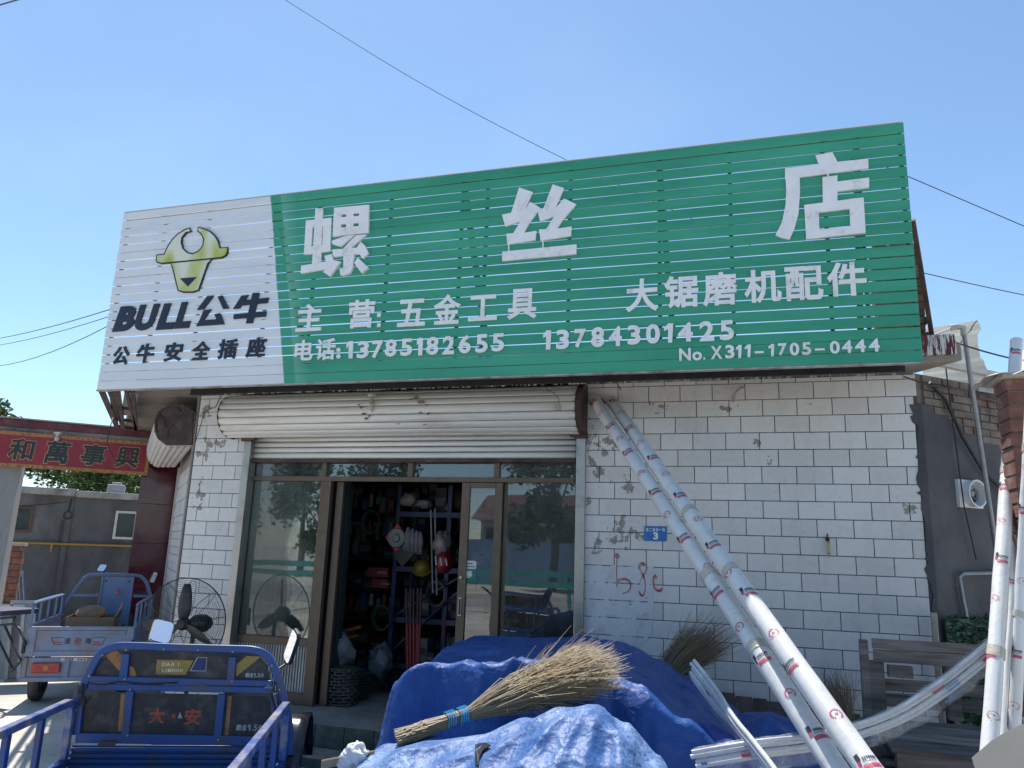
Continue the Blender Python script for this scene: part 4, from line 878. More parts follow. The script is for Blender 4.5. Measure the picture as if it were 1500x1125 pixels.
for k in range(9): b.fbox(Q, .53+k*.032, .55+k*.032, .502, .515, .004, .005)
b.build('strip_marks', inkd, tq)
for s_ in (0.0, WQ):
    b = MB(); b.fbox(Q, s_-.045+(.03 if s_ else 0), s_-.015+(.03 if s_ else 0), .58, .72, 0, .04); b.build('latch', darksteel, tq, bevel=.004)
QA = Q; heads = 1.52
for s_, sg_ in ((-.005, -1), (WQ-.005, 1)):
    o0 = Q.w(s_, 0)
    side = Fr((o0.x, o0.y), -35)
    zt = 1.13
    b = MB(); pts = [side.w(.02, .56), side.w(.02, zt-.10), side.w(.04, zt-.03), side.w(.11, zt), side.w(heads-.12, zt), side.w(heads-.04, zt-.04), side.w(heads-.03, .87)]
    b.tube(smooth(pts, 3), .02, 4); b.build('side_rail', pb, tq, bevel=.004)
    for a in (.38, .76, 1.14):
        b = MB(); b.fbox(side, a-.016, a+.016, .87, zt-.02, -.012, .012); b.build('side_upright', pb, tq)
    b = MB(); b.fbox(side, 0, heads, .86, .89, -.018, .018); b.fbox(side, 0, heads, .52, .86, -.008, .008); b.build('side_panel', pb, tq, bevel=.003)
b = MB(); b.hexa([Q.w(0,.54,0), Q.w(WQ,.54,0), Q.w(WQ,.54,-heads), Q.w(0,.54,-heads)], [Q.w(0,.56,0), Q.w(WQ,.56,0), Q.w(WQ,.56,-heads), Q.w(0,.56,-heads)]); b.build('bed_floor', pb, tq)
Hh = Fr(tuple(Q.w(0, 0, -heads))[:2], 55)
hl = [Hh.w(-.01, .55), Hh.w(-.01, .93), Hh.w(.04, 1.06), Hh.w(.17, 1.30), Hh.w(.22, 1.36), Hh.w(.32, 1.395), Hh.w(WQ-.28, 1.395), Hh.w(WQ-.17, 1.36), Hh.w(WQ-.1, 1.27), Hh.w(WQ-.02, 1.05), Hh.w(WQ, .9), Hh.w(WQ, .55)]
b = MB(); b.tube(smooth(hl, 3), .026, 4); b.build('headboard_frame', pb, tq, bevel=.005)
b = MB(); b.bar(Hh.w(.07, 1.12), Hh.w(WQ*.37, 1.12), .03, .03); b.bar(Hh.w(WQ*.76, 1.12), Hh.w(WQ-.05, 1.12), .03, .03); b.bar(Hh.w(0, .60), Hh.w(WQ, .60), .03, .12); b.build('headboard_rail', pb, tq)
s0, s1 = WQ*.38, WQ*.75
b = MB(); b.fbox(Hh, s0, s1, .60, 1.37, -.0, .015); b.fbox(Hh, s0, s0+.03, .60, 1.37, .015, .03); b.fbox(Hh, s1-.03, s1, .60, 1.37, .015, .03); b.fbox(Hh, s0+.1, s1-.1, .83, .845, .015, .028); b.build('headboard_panel', pb, tq, bevel=.005)
b = MB()
for x in (s0+.06, s1-.06):
    for z in (1.31, .74): b.lathe(Hh.w(x, z, .016), [(0, 0), (.014, 0), (.014, .004), (0, .004)], 8, Hh.n)
b.build('rubber_stop', blackp, tq)
b = MB(); cz_ = Hh.w((s0+s1)/2, 1.17, .017); b.blob(cz_, (.045, .004, .04), 6, rough=.5, seed=3); b.build('worn_sticker', mat('worn_sticker', (.42,.12,.12), .6, var=.6, scale=40), tq)
wheel(Q.w(.08, .27, -.42), .27, .13, Q.u, tq); wheel(Q.w(WQ-.08, .27, -.42), .27, .13, Q.u, tq); wheel(Q.w(WQ/2, .27, -2.5), .27, .11, Q.u, tq)
b = MB(); b.bar(Q.w(.1, .27, -.42), Q.w(WQ-.1, .27, -.42), .06, .06); b.build('axle', darksteel, tq)
b = MB(); b.fbox(Q, .34, .80, .5, .82, -2.25, -1.75); b.build('seat', blackp, tq, bevel=.04)
b = MB(); b.bar(Q.w(WQ/2, .3, -2.5), Q.w(WQ/2, 1.05, -2.25), .06, .06); b.tube(smooth([Q.w(.2, 1.08, -2.1), Q.w(.4, 1.1, -2.25), Q.w(.74, 1.1, -2.25), Q.w(.95, 1.08, -2.1)], 4), .018, 6); b.build('handlebar', darksteel, tq)
m1 = Hh.w(.34, 1.47, -.35); mirror(m1, .10, .14, (CAM-m1).normalized()+Vector((-.2,0,.9)), R(-10), tq, Q.w(.3, 1.1, -2.2))
m1 = Hh.w(WQ-.06, 1.36, -.25); mirror(m1, .07, .16, (CAM-m1).normalized()+Vector((1.3,0,0)), R(-20), tq, Q.w(.9, 1.1, -2.2))
cb = mat('cardboard', (.27,.185,.11), .85, var=.12, dirt=(.15,.1,.06), dirt_amt=.25)
bx_ = empty('cardboard_box', Q.w(.45, .56, -.5), 'open brown cardboard box in the bed of the pale blue tricycle', 'box')
b = MB()
for a in ((.27, .80, -.38, -.375), (.27, .80, -.82, -.815), (.27, .275, -.815, -.38), (.795, .80, -.815, -.38)): b.fbox(Q, a[0], a[1], .562, .94, a[2], a[3])
b.fbox(Q, .275, .795, .6, .61, -.81, -.385); b.build('box_body', cb, bx_)
b = MB(); b.hexa([Q.w(.80,.94,-.38), Q.w(.80,.94,-.82), Q.w(.81,.94,-.82), Q.w(.81,.94,-.38)], [Q.w(.86,1.06,-.38), Q.w(.80,1.10,-.82), Q.w(.81,1.10,-.82), Q.w(.87,1.06,-.38)]); b.hexa([Q.w(.27,.94,-.38), Q.w(.27,.94,-.82), Q.w(.28,.94,-.82), Q.w(.28,.94,-.38)], [Q.w(.20,.86,-.38), Q.w(.20,.86,-.82), Q.w(.21,.86,-.82), Q.w(.21,.86,-.38)]); b.build('box_flap', cb, bx_)
b = MB(); c_ = Q.w(.5, .95, -.6); b.lathe(c_, [(0, 0), (.15, .0), (.17, .03), (.15, .06), (.08, .075), (0, .08)], 20, Vector((.2,-.3,1))); tag(b.build('paper_reel', mat('reel_brown', (.25,.15,.08), .7, var=.4), None, smooth=True), 'round brown reel lying in the open cardboard box', 'reel')

# ------------------------------------------------------------------ big industrial fan
fc = at(268, 914, Y=-.75); fr_ = .43
fan = empty('industrial_fan', (fc.x, fc.y, 0), 'large black industrial fan with a wire cage in front of the tiled pier', 'fan')
FN = Vector((.18, -1, .04)).normalized(); fx_ = Vector((0,0,1)).cross(FN).normalized(); fy_ = FN.cross(fx_)
def fp(a, r_, d): return fc+(fx_*math.cos(a)+fy_*math.sin(a))*r_+FN*d
wirem = mat('fan_wire', (.05,.05,.055), .4, .6)
def ringpts(r_, d, n=48): return [fp(2*math.pi*k/n, r_, d) for k in range(n)]
for sgn, nm in ((1, 'front_cage'), (-1, 'rear_cage')):
    b = MB()
    for k in range(19):
        rr_ = .09+(fr_-.09)*k/18; b.tube(ringpts(rr_, sgn*(.11*math.sqrt(max(0, 1-(rr_/fr_)**3)))), .0016, 3, closed=True)
    for k in range(10):
        a = 2*math.pi*k/10+.2
        for da in (-.035, .035): b.tube([fp(a+da*(1-j/8), .07+(fr_-.07)*j/8, sgn*(.11*math.sqrt(max(0, 1-((.07+(fr_-.07)*j/8)/fr_)**3))+.003)) for j in range(9)], .0018, 3)
    b.build(nm, wirem, fan)
b = MB(); b.tube(ringpts(fr_+.004, 0), .006, 6, closed=True); b.build('cage_rim', darksteel, fan)
blade_m = mat('fan_blade', (.05,.052,.05), .45, .2, dirt=(.16,.15,.13), dirt_amt=.35)
for k in range(3):
    a0 = R(92+120*k); rows = []
    for j in range(9):
        r_ = .05+.33*j/8; wd = [.028,.042,.05,.052,.05,.045,.038,.028,.012][j]
        ctr_ = fp(a0, r_, 0); tn = (fp(a0+.01, r_, 0)-fp(a0-.01, r_, 0)).normalized()
        rows.append([ctr_+tn*wd*s_+FN*(.035*s_+.01*(1-s_*s_)) for s_ in (-1, -.5, 0, .5, 1)])
    b = MB(); b.grid(rows); o = b.build('blade', blade_m, fan, smooth=True); so = o.modifiers.new('t', 'SOLIDIFY'); so.thickness = .004
b = MB(); b.lathe(fc-FN*.02, [(0,.07),(.04,.065),(.06,.04),(.06,-.02),(0,-.02)], 18, FN); b.build('hub', blackp, fan, smooth=True)
b = MB(); mo = fc+Vector((.10, .16, -.0)); b.lathe(mo-Vector((-.0,.04,0)), [(0,-.11),(.05,-.10),(.085,-.06),(.09,.0),(.085,.06),(.05,.11),(0,.12)], 20, (.5,1,.05)); b.build('motor', mat('motor_black', (.012,.013,.014), .3), fan, smooth=True)
b = MB(); b.tube([fc+Vector((.02,.14,-.05)), Vector((fc.x+.02, fc.y+.14, .06))], .022, 10); b.tube([fc+Vector((.02,.14,-.05)), fc-FN*.03], .018, 8); b.build('pole', darksteel, fan, smooth=True)
b = MB(); b.lathe((fc.x+.02, fc.y+.14, 0), [(0,.0),(.26,.0),(.26,.02),(.22,.035),(.05,.06),(0,.06)], 28); b.build('base', darksteel, fan, smooth=True)
b = MB(); b.prism([at(x, y, Y=-.66) for x, y in ((205,912),(236,903),(232,935),(222,928))], (0, .006, 0)); b.build('control_flap', blackp, fan)

# ------------------------------------------------------------------ tarpaulins over stacked goods
def tarp_mat(name, base, pale, worn, sc=30):
    m, nt, p = NT(name); n2 = noise_(nt, 2.2, 6, .65, coord='World'); n3 = noise_(nt, 7, 8, .8, coord='World')
    def vein(scale, wd, st=None):                       # thin bright scuff lines along the creases
        n = noise_(nt, scale, 4, .65, coord='World', stretch=st); return math_(nt, 'SUBTRACT', 1, ramp(nt, math_(nt, 'ABSOLUTE', math_(nt, 'SUBTRACT', n, .5)), wd*.2, wd))
    v = math_(nt, 'MAXIMUM', vein(sc*.7, .045, (1,.6,1)), math_(nt, 'MAXIMUM', vein(sc*.35, .03), vein(sc*1.6, .07)))
    f = math_(nt, 'MULTIPLY', v, ramp(nt, n2, .62-worn*.4, .78-worn*.25))
    c = mixc(nt, ramp(nt, n2, .3, .7), tuple(x*.8 for x in base), base); c = mixc(nt, math_(nt, 'MULTIPLY', f, min(.9, .30+worn*.5)), c, pale)
    c = mixc(nt, math_(nt, 'MULTIPLY', ramp(nt, n3, .62, .74), .30), c, (.16,.16,.17))
    nt.links.new(c, p.inputs['Base Color']); nt.links.new(math_(nt, 'MULTIPLY_ADD', n3, .25, .42), p.inputs['Roughness']); p.inputs['Specular IOR Level'].default_value = .42
    def facet(scale, st):
        mp = N(nt, 'Mapping'); mp.inputs['Scale'].default_value = st; nt.links.new(N(nt, 'NewGeometry').outputs['Position'], mp.inputs[0])
        dn = N(nt, 'TexNoise'); dn.inputs['Scale'].default_value = scale*.6; dn.inputs['Detail'].default_value = 3; nt.links.new(mp.outputs[0], dn.inputs['Vector'])
        ad = N(nt, 'VectorMath', operation='MULTIPLY_ADD'); nt.links.new(dn.outputs['Color'], ad.inputs[0]); ad.inputs[1].default_value = (1.6/scale,)*3; nt.links.new(mp.outputs[0], ad.inputs[2])
        v_ = N(nt, 'TexVoronoi'); v_.inputs['Scale'].default_value = scale; nt.links.new(ad.outputs[0], v_.inputs['Vector']); return v_.outputs['Distance']
    h = math_(nt, 'ADD', math_(nt, 'MULTIPLY', facet(4.5, (1,.45,1)), 2.4), math_(nt, 'ADD', math_(nt, 'MULTIPLY', facet(13, (1,.7,1)), .9), math_(nt, 'MULTIPLY', facet(38, (1,1,1)), .30)))
    bump(nt, p, h, .48, .022); return m
tarp_dark = tarp_mat('blue_tarp', (.012,.075,.30), (.16,.28,.52), .25)
tarp_worn = tarp_mat('bleached_tarp', (.022,.105,.34), (.34,.46,.66), .62, 46)
def heightfield(x0, x1, y0, y1, nx, ny, fn, sink=-1):
    rows = []
    for j in range(ny+1):
        row = []
        for i in range(nx+1):
            x = x0+(x1-x0)*i/nx; y = y0+(y1-y0)*j/ny; r_ = fn(x, y); row.append(r_ if isinstance(r_, Vector) else Vector((x, y, r_)))
        rows.append(row)
    return rows
def ridge(v): return 1-abs(noise.noise(v))*2
def interp(pts, x):
    if x <= pts[0][0]: return pts[0][1]
    for (a, fa), (c, fc_) in zip(pts, pts[1:]):
        if x <= c: t = (x-a)/(c-a); t = t*t*(3-2*t); return fa+(fc_-fa)*t
    return pts[-1][1]
def folds(x, y, segs):                               # long stiff creases: (x0, y0, x1, y1, height, width)
    h = 0
    for x0, y0, x1, y1, a, w_ in segs:
        dx, dy = x1-x0, y1-y0; u_ = max(0, min(1, ((x-x0)*dx+(y-y0)*dy)/(dx*dx+dy*dy))); px_, py_ = x0+dx*u_-x, y0+dy*u_-y
        d = math.hypot(px_, py_)+.012*noise.noise(Vector((x*6, y*6, a*90))); side = px_*dy-py_*dx
        h += a*(.35+.65*u_*(2-u_)) * math.exp(-abs(d)/(w_ if side > 0 else w_*2.2))
    return h
UF = [(-.72,-1.6,-.80,-3.1,.05,.03), (-.5,-1.9,-.42,-3.1,.045,.025), (-.2,-1.3,-.12,-3.1,.06,.03), (.02,-2.2,.10,-3.1,.06,.025), (.35,-1.4,.62,-3.0,.055,.035), (.1,-1.6,.95,-2.5,.04,.03), (-.95,-1.5,-.2,-2.3,.03,.03), (.6,-1.3,1.2,-2.2,.045,.04), (-.62,-2.7,-.68,-3.15,.04,.02), (-.32,-2.6,-.3,-3.1,.04,.02), (.4,-2.4,.75,-3.1,.05,.02)]
FF = [(.42,-3.45,-.55,-4.5,.055,.03), (.45,-3.5,-.15,-4.7,.06,.028), (.48,-3.5,.2,-4.8,.06,.03), (.5,-3.5,.5,-4.8,.05,.025), (.52,-3.48,.85,-4.5,.06,.03), (.55,-3.42,1.05,-3.9,.05,.025), (.1,-3.4,-.75,-3.95,.04,.035), (-.3,-3.35,-.95,-3.6,.03,.03), (.35,-3.7,.75,-3.72,.03,.02), (.1,-3.9,.7,-4.15,.03,.02), (-.5,-3.6,-.1,-4.1,.03,.03), (.65,-3.5,.72,-4.6,.05,.02), (.25,-3.55,-.35,-3.9,.035,.02)]
def up_pile(x, y):
    xs_ = x-.26*sm(-1.6, -2.8, y)*(1-sm(-.9, .4, x))-.10*sm(-1.6,-2.8,y)*sm(.2,.6,x)
    top = interp([(-1.34,.0), (-1.26,.30), (-1.18,.75), (-1.10,1.08), (-.95,1.20), (-.4,1.23), (-.05,1.26), (.15,1.26), (.32,1.22), (.50,1.14), (.72,1.02), (1.0,.86), (1.25,.62), (1.45,.30), (1.6,0)], xs_)
    back = sm(-.72, -1.15, y)
    yc = -2.84-.06*abs(math.sin(x*6.2+.4))-.05*noise.noise(Vector((x*3, 0, 8)))
    t = (yc-y)/.17                                       # 0 at the crest, 1 at the foot
    face = 1-.40*sm(0, 1, t)-.12*sm(.8, 3, t) if t > 0 else 1
    crest = .018*math.exp(-((y-yc)/.16)**2)
    z = top*face*back
    fold = (ridge(Vector((x*4.2+y*.9, y*.45, 3.1)))*.05+max(0, ridge(Vector((x*6.5-y*1.4, y*.8, 6.1)))-.45)*.08)*sm(-.05, .5, t)+max(0, ridge(Vector((x*3+y*4, y*1.2-x*2, 16)))-.6)*.035+noise.noise(Vector((x*1.7, y*1.7, 9)))*.02+noise.noise(Vector((x*6, y*4, 2)))*.006+folds(x, y, UF)*(.3+.2*sm(-2.2,-2.75,y)+.5*sm(-2.9,-3.02,y))
    return max(.0, z+(fold+crest)*min(1, top*1.5)*back)
b = MB(); b.grid(heightfield(-1.6, 1.6, -3.3, -.72, 220, 200, up_pile)); tp = b.build('tarpaulin', tarp_dark, None, smooth='all')
tag(tp, 'dark blue tarpaulin draped over the goods in front of the shop windows, behind the broom', 'tarpaulin')
def fg_pile(x, y):
    top = interp([(-1.15,.35), (-.95,.60), (-.80,.80), (-.6,.93), (-.35,1.0), (-.1,1.035), (.12,1.12), (.30,1.19), (.45,1.19), (.60,1.12), (.74,1.0), (.88,.78), (1.0,.58), (1.15,.35), (1.25,.1)], x)
    t = (y+3.55)/.5
    z = top*(1-sm(.25, 1.0, t)*.45) if t > 0 else top*(1-.42*sm(0, 1.6, -t*.8))
    d = Vector((x*2.1+y*3.2, y*1.0-x*1.0, 5))
    a_ = x*.80+y*.60; c_ = -x*.60+y*.80; k_ = .5+1.6*sm(.3,.8,x)
    z += folds(x, y, FF)-.03+ridge(Vector((c_*8+x*2, a_*1.3, 1)))*.010*k_+noise.noise(Vector((x*2.2, y*2.2, 1)))*.03+noise.noise(Vector((x*9, y*9, 1)))*.003
    return max(.0, z)
b = MB(); b.grid(heightfield(-1.2, 1.3, -4.9, -3.02, 200, 150, fg_pile)); tp2 = b.build('tarpaulin', tarp_worn, None, smooth='all')
tag(tp2, 'sun bleached blue tarpaulin in the foreground with pale worn creases', 'tarpaulin')
def bundle_pile(x, y):
    r2 = ((x-1.25)/.42)**2+((y+1.95)/.55)**2; z = .93*math.sqrt(max(0, 1-r2**1.6)) if r2 < 1 else 0
    return max(0, z+noise.noise(Vector((x*4, y*4, 7)))*.06+ridge(Vector((x*5+y*4, y*3, 3)))*.03 if z > 0 else 0)
b = MB(); b.grid(heightfield(.75, 1.75, -2.6, -1.35, 70, 80, bundle_pile)); tag(b.build('tarpaulin', tarp_dark, None, smooth='all'), 'rounded bundle wrapped in blue tarpaulin under the two leaning pipes', 'tarpaulin')
def flap(x, y):
    t = (x-.62)/.75; z = .92+.10*math.sin(t*3.1)-.14*t+noise.noise(Vector((x*5, y*5, 4)))*.05+ridge(Vector((x*6+y*5, y*2, 6)))*.035
    return Vector((x, y, z-.55*sm(-2.85,-3.15,y)-.4*sm(.3,.0,t)*0))
b = MB(); b.grid(heightfield(.55, 1.25, -3.15, -2.55, 60, 50, flap)); o = b.build('tarpaulin', tarp_mat('creased_tarp', (.035,.07,.33), (.30,.33,.55), .45), None, smooth='all'); tag(o, 'crumpled blue tarpaulin end beside the plastic wrapped tubes', 'tarpaulin')
def hit(px, py, fn):                                     # where a line of sight meets a heap
    d = ray(px, py); t = 1.5
    while t < 9:
        p = CAM+d*t
        if -4.9 < p.y < -3.02 and -1.2 < p.x < 1.3 and p.z < fn(p.x, p.y): return p
        t += .004
    return CAM+d*4
b = MB(); pts = [hit(x, y, fg_pile)+Vector((0,-.012,.012)) for x, y in ((697,1094),(704,1091),(714,1091),(720,1095),(709,1101),(703,1112),(702,1124),(697,1124))]
b.prism(pts, (0, .004, -.004)); tag(b.build('torn_hole', mat('black_liner', (.008,.008,.01), .6)), 'small black torn hole in the bleached tarpaulin', 'tear')
pbag = empty('white_bag', hit(522, 1112, fg_pile), 'crumpled white plastic bag tied on sticks at the left edge of the bleached tarpaulin', 'bag')
pc = at(520, 1112, Y=-3.62)
b = MB(); b.blob(pc, (.075, .05, .06), 12, rough=.7, seed=6); b.build('film', mat('thin_white_film', (.72,.72,.73), .3, bmp=.8, bscale=30), pbag, smooth='all')
b = MB()
for k in range(5): b.tube([pc+Vector((-.18, .0, -.06+.008*k)), pc+Vector((.09, .02, .015+.006*k))], .006, 6)
b.build('stick', mat('stick', (.38,.29,.19), .8), pbag)
rope_m = mat('rope', (.30,.28,.22), .9)
for k, (pts, l_) in enumerate(((((620,1098),(700,1082),(800,1062),(880,1068),(960,1110)), 'thin pale rope lying across the bleached tarpaulin'),)):
    b = MB(); b.tube(smooth([hit(x, y, fg_pile)+Vector((0,-.006,.006)) for x, y in pts], 8), .004, 5); 
# ------------------------------------------------------------------ brooms
straw = leaf_mat('broom_straw', (.37,.32,.245)); straw_d = leaf_mat('broom_straw_dull', (.25,.20,.145))
def broom(name, tail, neck, head_c, wid, hgt, n, label, m_, seed, droop=.0, r_=.0026, straps=None, up=(0,0,1), spl=.25):
    rnd = random.Random(seed); tail, neck, head_c = Vector(tail), Vector(neck), Vector(head_c); ax = (head_c-neck).normalized(); side = ax.cross(Vector(up)).normalized(); upv = side.cross(ax)
    t = empty(name, tail, label, 'broom'); b = MB()
    for i in range(n):
        a = rnd.uniform(0, 2*math.pi); q_ = math.sqrt(rnd.random()); hx, hy = math.cos(a)*q_, math.sin(a)*q_
        ln = rnd.uniform(.6, 1.12); end = neck.lerp(head_c, ln)+side*hx*wid*ln+upv*hy*hgt*ln
        k1 = neck+side*hx*.035+upv*hy*.03; k0 = tail+side*(hx*.05+rnd.gauss(0,.006))+upv*(hy*.03+rnd.gauss(0,.006))+ax*rnd.uniform(-.10,.08)
        mid = k1.lerp(end, .5)+side*rnd.gauss(0,.028)+upv*(rnd.gauss(0,.022)+.02); end = end+Vector((rnd.gauss(0,.035), rnd.gauss(0,.035), rnd.gauss(0,.035)-droop))
        pts = [k0, k1, mid, end] if i % 3 else [k1, mid, end]
        b.tube(smooth(pts, 2), [r_]*(len(smooth(pts, 2))-2)+[r_*.6, r_*.3], 3, cap=False)
        if rnd.random() < spl*2:
            e2 = mid.lerp(end, .5)+Vector((rnd.gauss(0,.035), rnd.gauss(0,.035), rnd.gauss(0,.03))); b.tube([mid, e2, e2+(e2-mid)*.5], [r_*.7, r_*.5, r_*.3], 3, cap=False)
    b.build('bristles', m_, t)
    if straps:
        for f_, c_ in straps:
            p = tail.lerp(neck, f_); bb = MB()
            for k in range(4):
                q0 = p+ax*(k*.012); bb.tube([q0+side*math.cos(a)*.053+upv*math.sin(a)*.043+ax*.008*math.sin(a*2) for a in [j*.3927 for j in range(16)]], .0032, 5, closed=True)
            bb.build('strap', c_, t)
    return t
cyan = mat('blue_twine', (.03,.30,.55), .5)
tailp, neckp, headp = at(608, 1072, Y=-3.46), at(685, 1046, Y=-3.32), at(872, 978, Y=-2.98)
broom('straw_broom', tailp, neckp, headp+Vector((0,0,.0)), .20, .085, 3000, 'large straw broom lying across the two blue tarpaulins, tied with blue twine', straw, 1, straps=[(.62, cyan), (.86, cyan)])
tailb = at(985, 1010, Y=-1.0); broom('twig_broom', at(925, 1075, Y=-1.2), at(955, 1015, Y=-1.0), at(1045, 925, Y=-.45), .27, .16, 900, 'dark twig broom leaning against the tiled wall behind the blue tarpaulin', straw_d, 2, r_=.002)
broom('twig_broom', at(1238, 1105, Y=-.9), at(1240, 1075, Y=-.8), at(1225, 985, Y=-.35), .15, .10, 170, 'thin bundle of dry twigs standing between the pipes and the wooden pallets', straw_d, 3, r_=.0018)

# ------------------------------------------------------------------ large pipes
pvc = mat('pvc_white', (.68,.675,.66), .32, var=.05, scale=3, dirt=(.48,.46,.43), dirt_amt=.25, dirt_scale=9, bmp=.02, coord='Object')
_nt = pvc.node_tree; bump(_nt, _nt.nodes['Principled BSDF'], noise_(_nt, 9, 5, .65, coord='World', stretch=(1,1,.5)), .35, .015)
pr_ = mat('print_red', (.52,.06,.11), .4, var=.25, scale=40); pk_ = mat('print_black', (.04,.04,.05), .4)
sleeve, nt_s, p_s = NT('clear_sleeve'); 
tr_ = N(nt_s, 'BsdfTransparent'); tr_.inputs[0].default_value = (.94,.95,.96,1); mxs = N(nt_s, 'MixShader'); p_s.inputs['Base Color'].default_value = (.72,.72,.72,1); p_s.inputs['Roughness'].default_value = .18
nt_s.links.new(math_(nt_s, 'MULTIPLY_ADD', ramp(nt_s, noise_(nt_s, 12, 5, .7, coord='World', stretch=(1,1,.4)), .4, .75), .32, .07), mxs.inputs[0]); nt_s.links.new(tr_.outputs[0], mxs.inputs[1]); nt_s.links.new(p_s.outputs[0], mxs.inputs[2]); nt_s.links.new(mxs.outputs[0], nt_s.nodes['Material Output'].inputs[0])
bump(nt_s, p_s, noise_(nt_s, 14, 5, .7, coord='World'), .7, .02)
def big_pipe(p0, p1, r_, label, seed, group='large white printed pipes', face=None, n=20, step=.42):
    p0, p1 = Vector(p0), Vector(p1); ax = (p1-p0).normalized(); L = (p1-p0).length; rnd = random.Random(seed); t = empty('plastic_pipe', p0, label, 'pipe', group)
    x = (face-ax*face.dot(ax)).normalized(); y = ax.cross(x); b = MB(); rows = []
    nn = 46
    for i in range(nn+1):
        c = p0+ax*L*i/nn; rows.append([c+(x*math.cos(2*math.pi*k/n)+y*math.sin(2*math.pi*k/n))*(r_+.0035*noise.noise(Vector((i*.45, k*.6 if k < n else 0, seed)))) for k in range(n)])
    b.grid(rows, 0, True); o = b.build('tube', pvc, t, smooth='all')
    b = MB(); b.lathe(p0, [(r_*.93, .0), (r_*.93, .12), (0, .12)], n, ax); b.lathe(p0, [(r_*.93, 0), (r_+.001, 0)], n, ax); b.build('bore', mat('bore', (.25,.25,.25), .8), t)
    def patch(bb, s0, s1, a0, a1, lift=.0026):
        k = max(1, int((a1-a0)/.2)); rr_ = r_+lift; ms = min(1, .25+.75*r_/.057); s0 = s+(s0-s)*ms; s1 = s+(s1-s)*ms
        rows = [[p0+ax*s+(x*math.cos(a0+(a1-a0)*j/k)+y*math.sin(a0+(a1-a0)*j/k))*rr_ for j in range(k+1)] for s in (s0, s1)]; bb.grid(rows)
    for s_t in [L*f for f in rnd.sample((.12,.27,.41,.55,.68,.83), 2)]:
        tbm = MB(); w_t = rnd.uniform(.03,.07)
        tbm.grid([[p0+ax*(s_t+w_t*u_+.012*math.sin(2*math.pi*k/n+seed))+(x*math.cos(2*math.pi*k/n)+y*math.sin(2*math.pi*k/n))*(r_+.0032) for k in range(n)] for u_ in (0, 1)], 0, True); tbm.build('tape', mat('clear_tape', (.50,.46,.38), .25, bmp=.5, bscale=25), t)
    rb, kb = MB(), MB(); s = .08+rnd.uniform(0, .1); kind = 0
    while s < L-.1:
        a = rnd.uniform(-.5, .6)
        if kind % 2 == 0:
            for j in range(9): patch(rb, s+.028, s+.047, a-.75+j*.155, a-.75+j*.155+.12)
            patch(rb, s+.047, s+.051, a-.75, a+.61)
            for j in range(7): patch(kb, s-.010, s+.005, a-.7+j*.16, a-.7+j*.16+.11)
            for j in range(10): patch(kb, s+.012, s+.018, a-.6+j*.11, a-.6+j*.11+.06)
            patch(kb, s-.035, s-.0, a+.5, a+.85); patch(rb, s+.0, s+.022, a+.62, a+.9)
        else:
            for j in range(7): 
                th = 2*math.pi*j/8+.6
                for q_ in range(2):
                    th2 = th+q_*.39; cs, sn = math.cos(th2)*.026, math.sin(th2)*.026; patch(rb, s+.03+cs-.0032, s+.03+cs+.0032, a+sn/r_-.08, a+sn/r_+.08)
            patch(rb, s+.024, s+.036, a-.12, a-.05); patch(rb, s+.024, s+.036, a+.05, a+.12); patch(rb, s+.028, s+.032, a-.1, a+.1); patch(rb, s+.056, s+.060, a-.05, a+.03)
        s += step*rnd.uniform(.55, .85); kind += 1
    tag(rb.build('printed_marks', pr_, t), kind='stuff'); tag(kb.build('printed_marks', pk_, t), kind='stuff'); return t
FC = (CAM-Vector((.6, -1.2, 2))).normalized()
pA0 = at(869, 583, Y=-.10); pA1 = at(1222, 1122, Y=-3.15); dA = (pA1-pA0).normalized()
pB0 = at(896, 588, Y=-.10); pB1 = at(1262, 1112, Y=-3.35); dB = (pB1-pB0).normalized()
big_pipe(pA0, pA0+dA*5.1, .057, 'left one of the two large white printed pipes leaning across the tiled wall', 11, face=FC)
big_pipe(pB0, pB0+dB*5.2, .057, 'right one of the two large white printed pipes leaning across the tiled wall', 12, face=FC)
# upright pipes by the brick pier
upf = Vector((-.5,-1,0)); gp = 'upright pipes by the brick pier'
a, c = at(1456, 1000, Y=-2.95), at(1489, 500, Y=-1.62); d = (c-a).normalized(); base_ = a-d*(a.z/d.z); big_pipe(c, base_, .037, 'thickest upright white pipe left of the brick pier, rising above it', 21, gp, face=upf)
a, c = at(1470, 1050, Y=-2.85), at(1502, 515, Y=-1.55); d = (c-a).normalized(); base_ = a-d*(a.z/d.z); big_pipe(c, base_, .016, 'thin upright white pipe in the middle of the three by the brick pier', 22, gp, face=upf, step=1.1)
a, c = at(1487, 1050, Y=-2.85), at(1512, 560, Y=-2.75); d = (c-a).normalized(); base_ = a-d*(a.z/d.z); big_pipe(c, base_, .028, 'rightmost upright white pipe standing in front of the brick pier', 23, gp, face=upf)

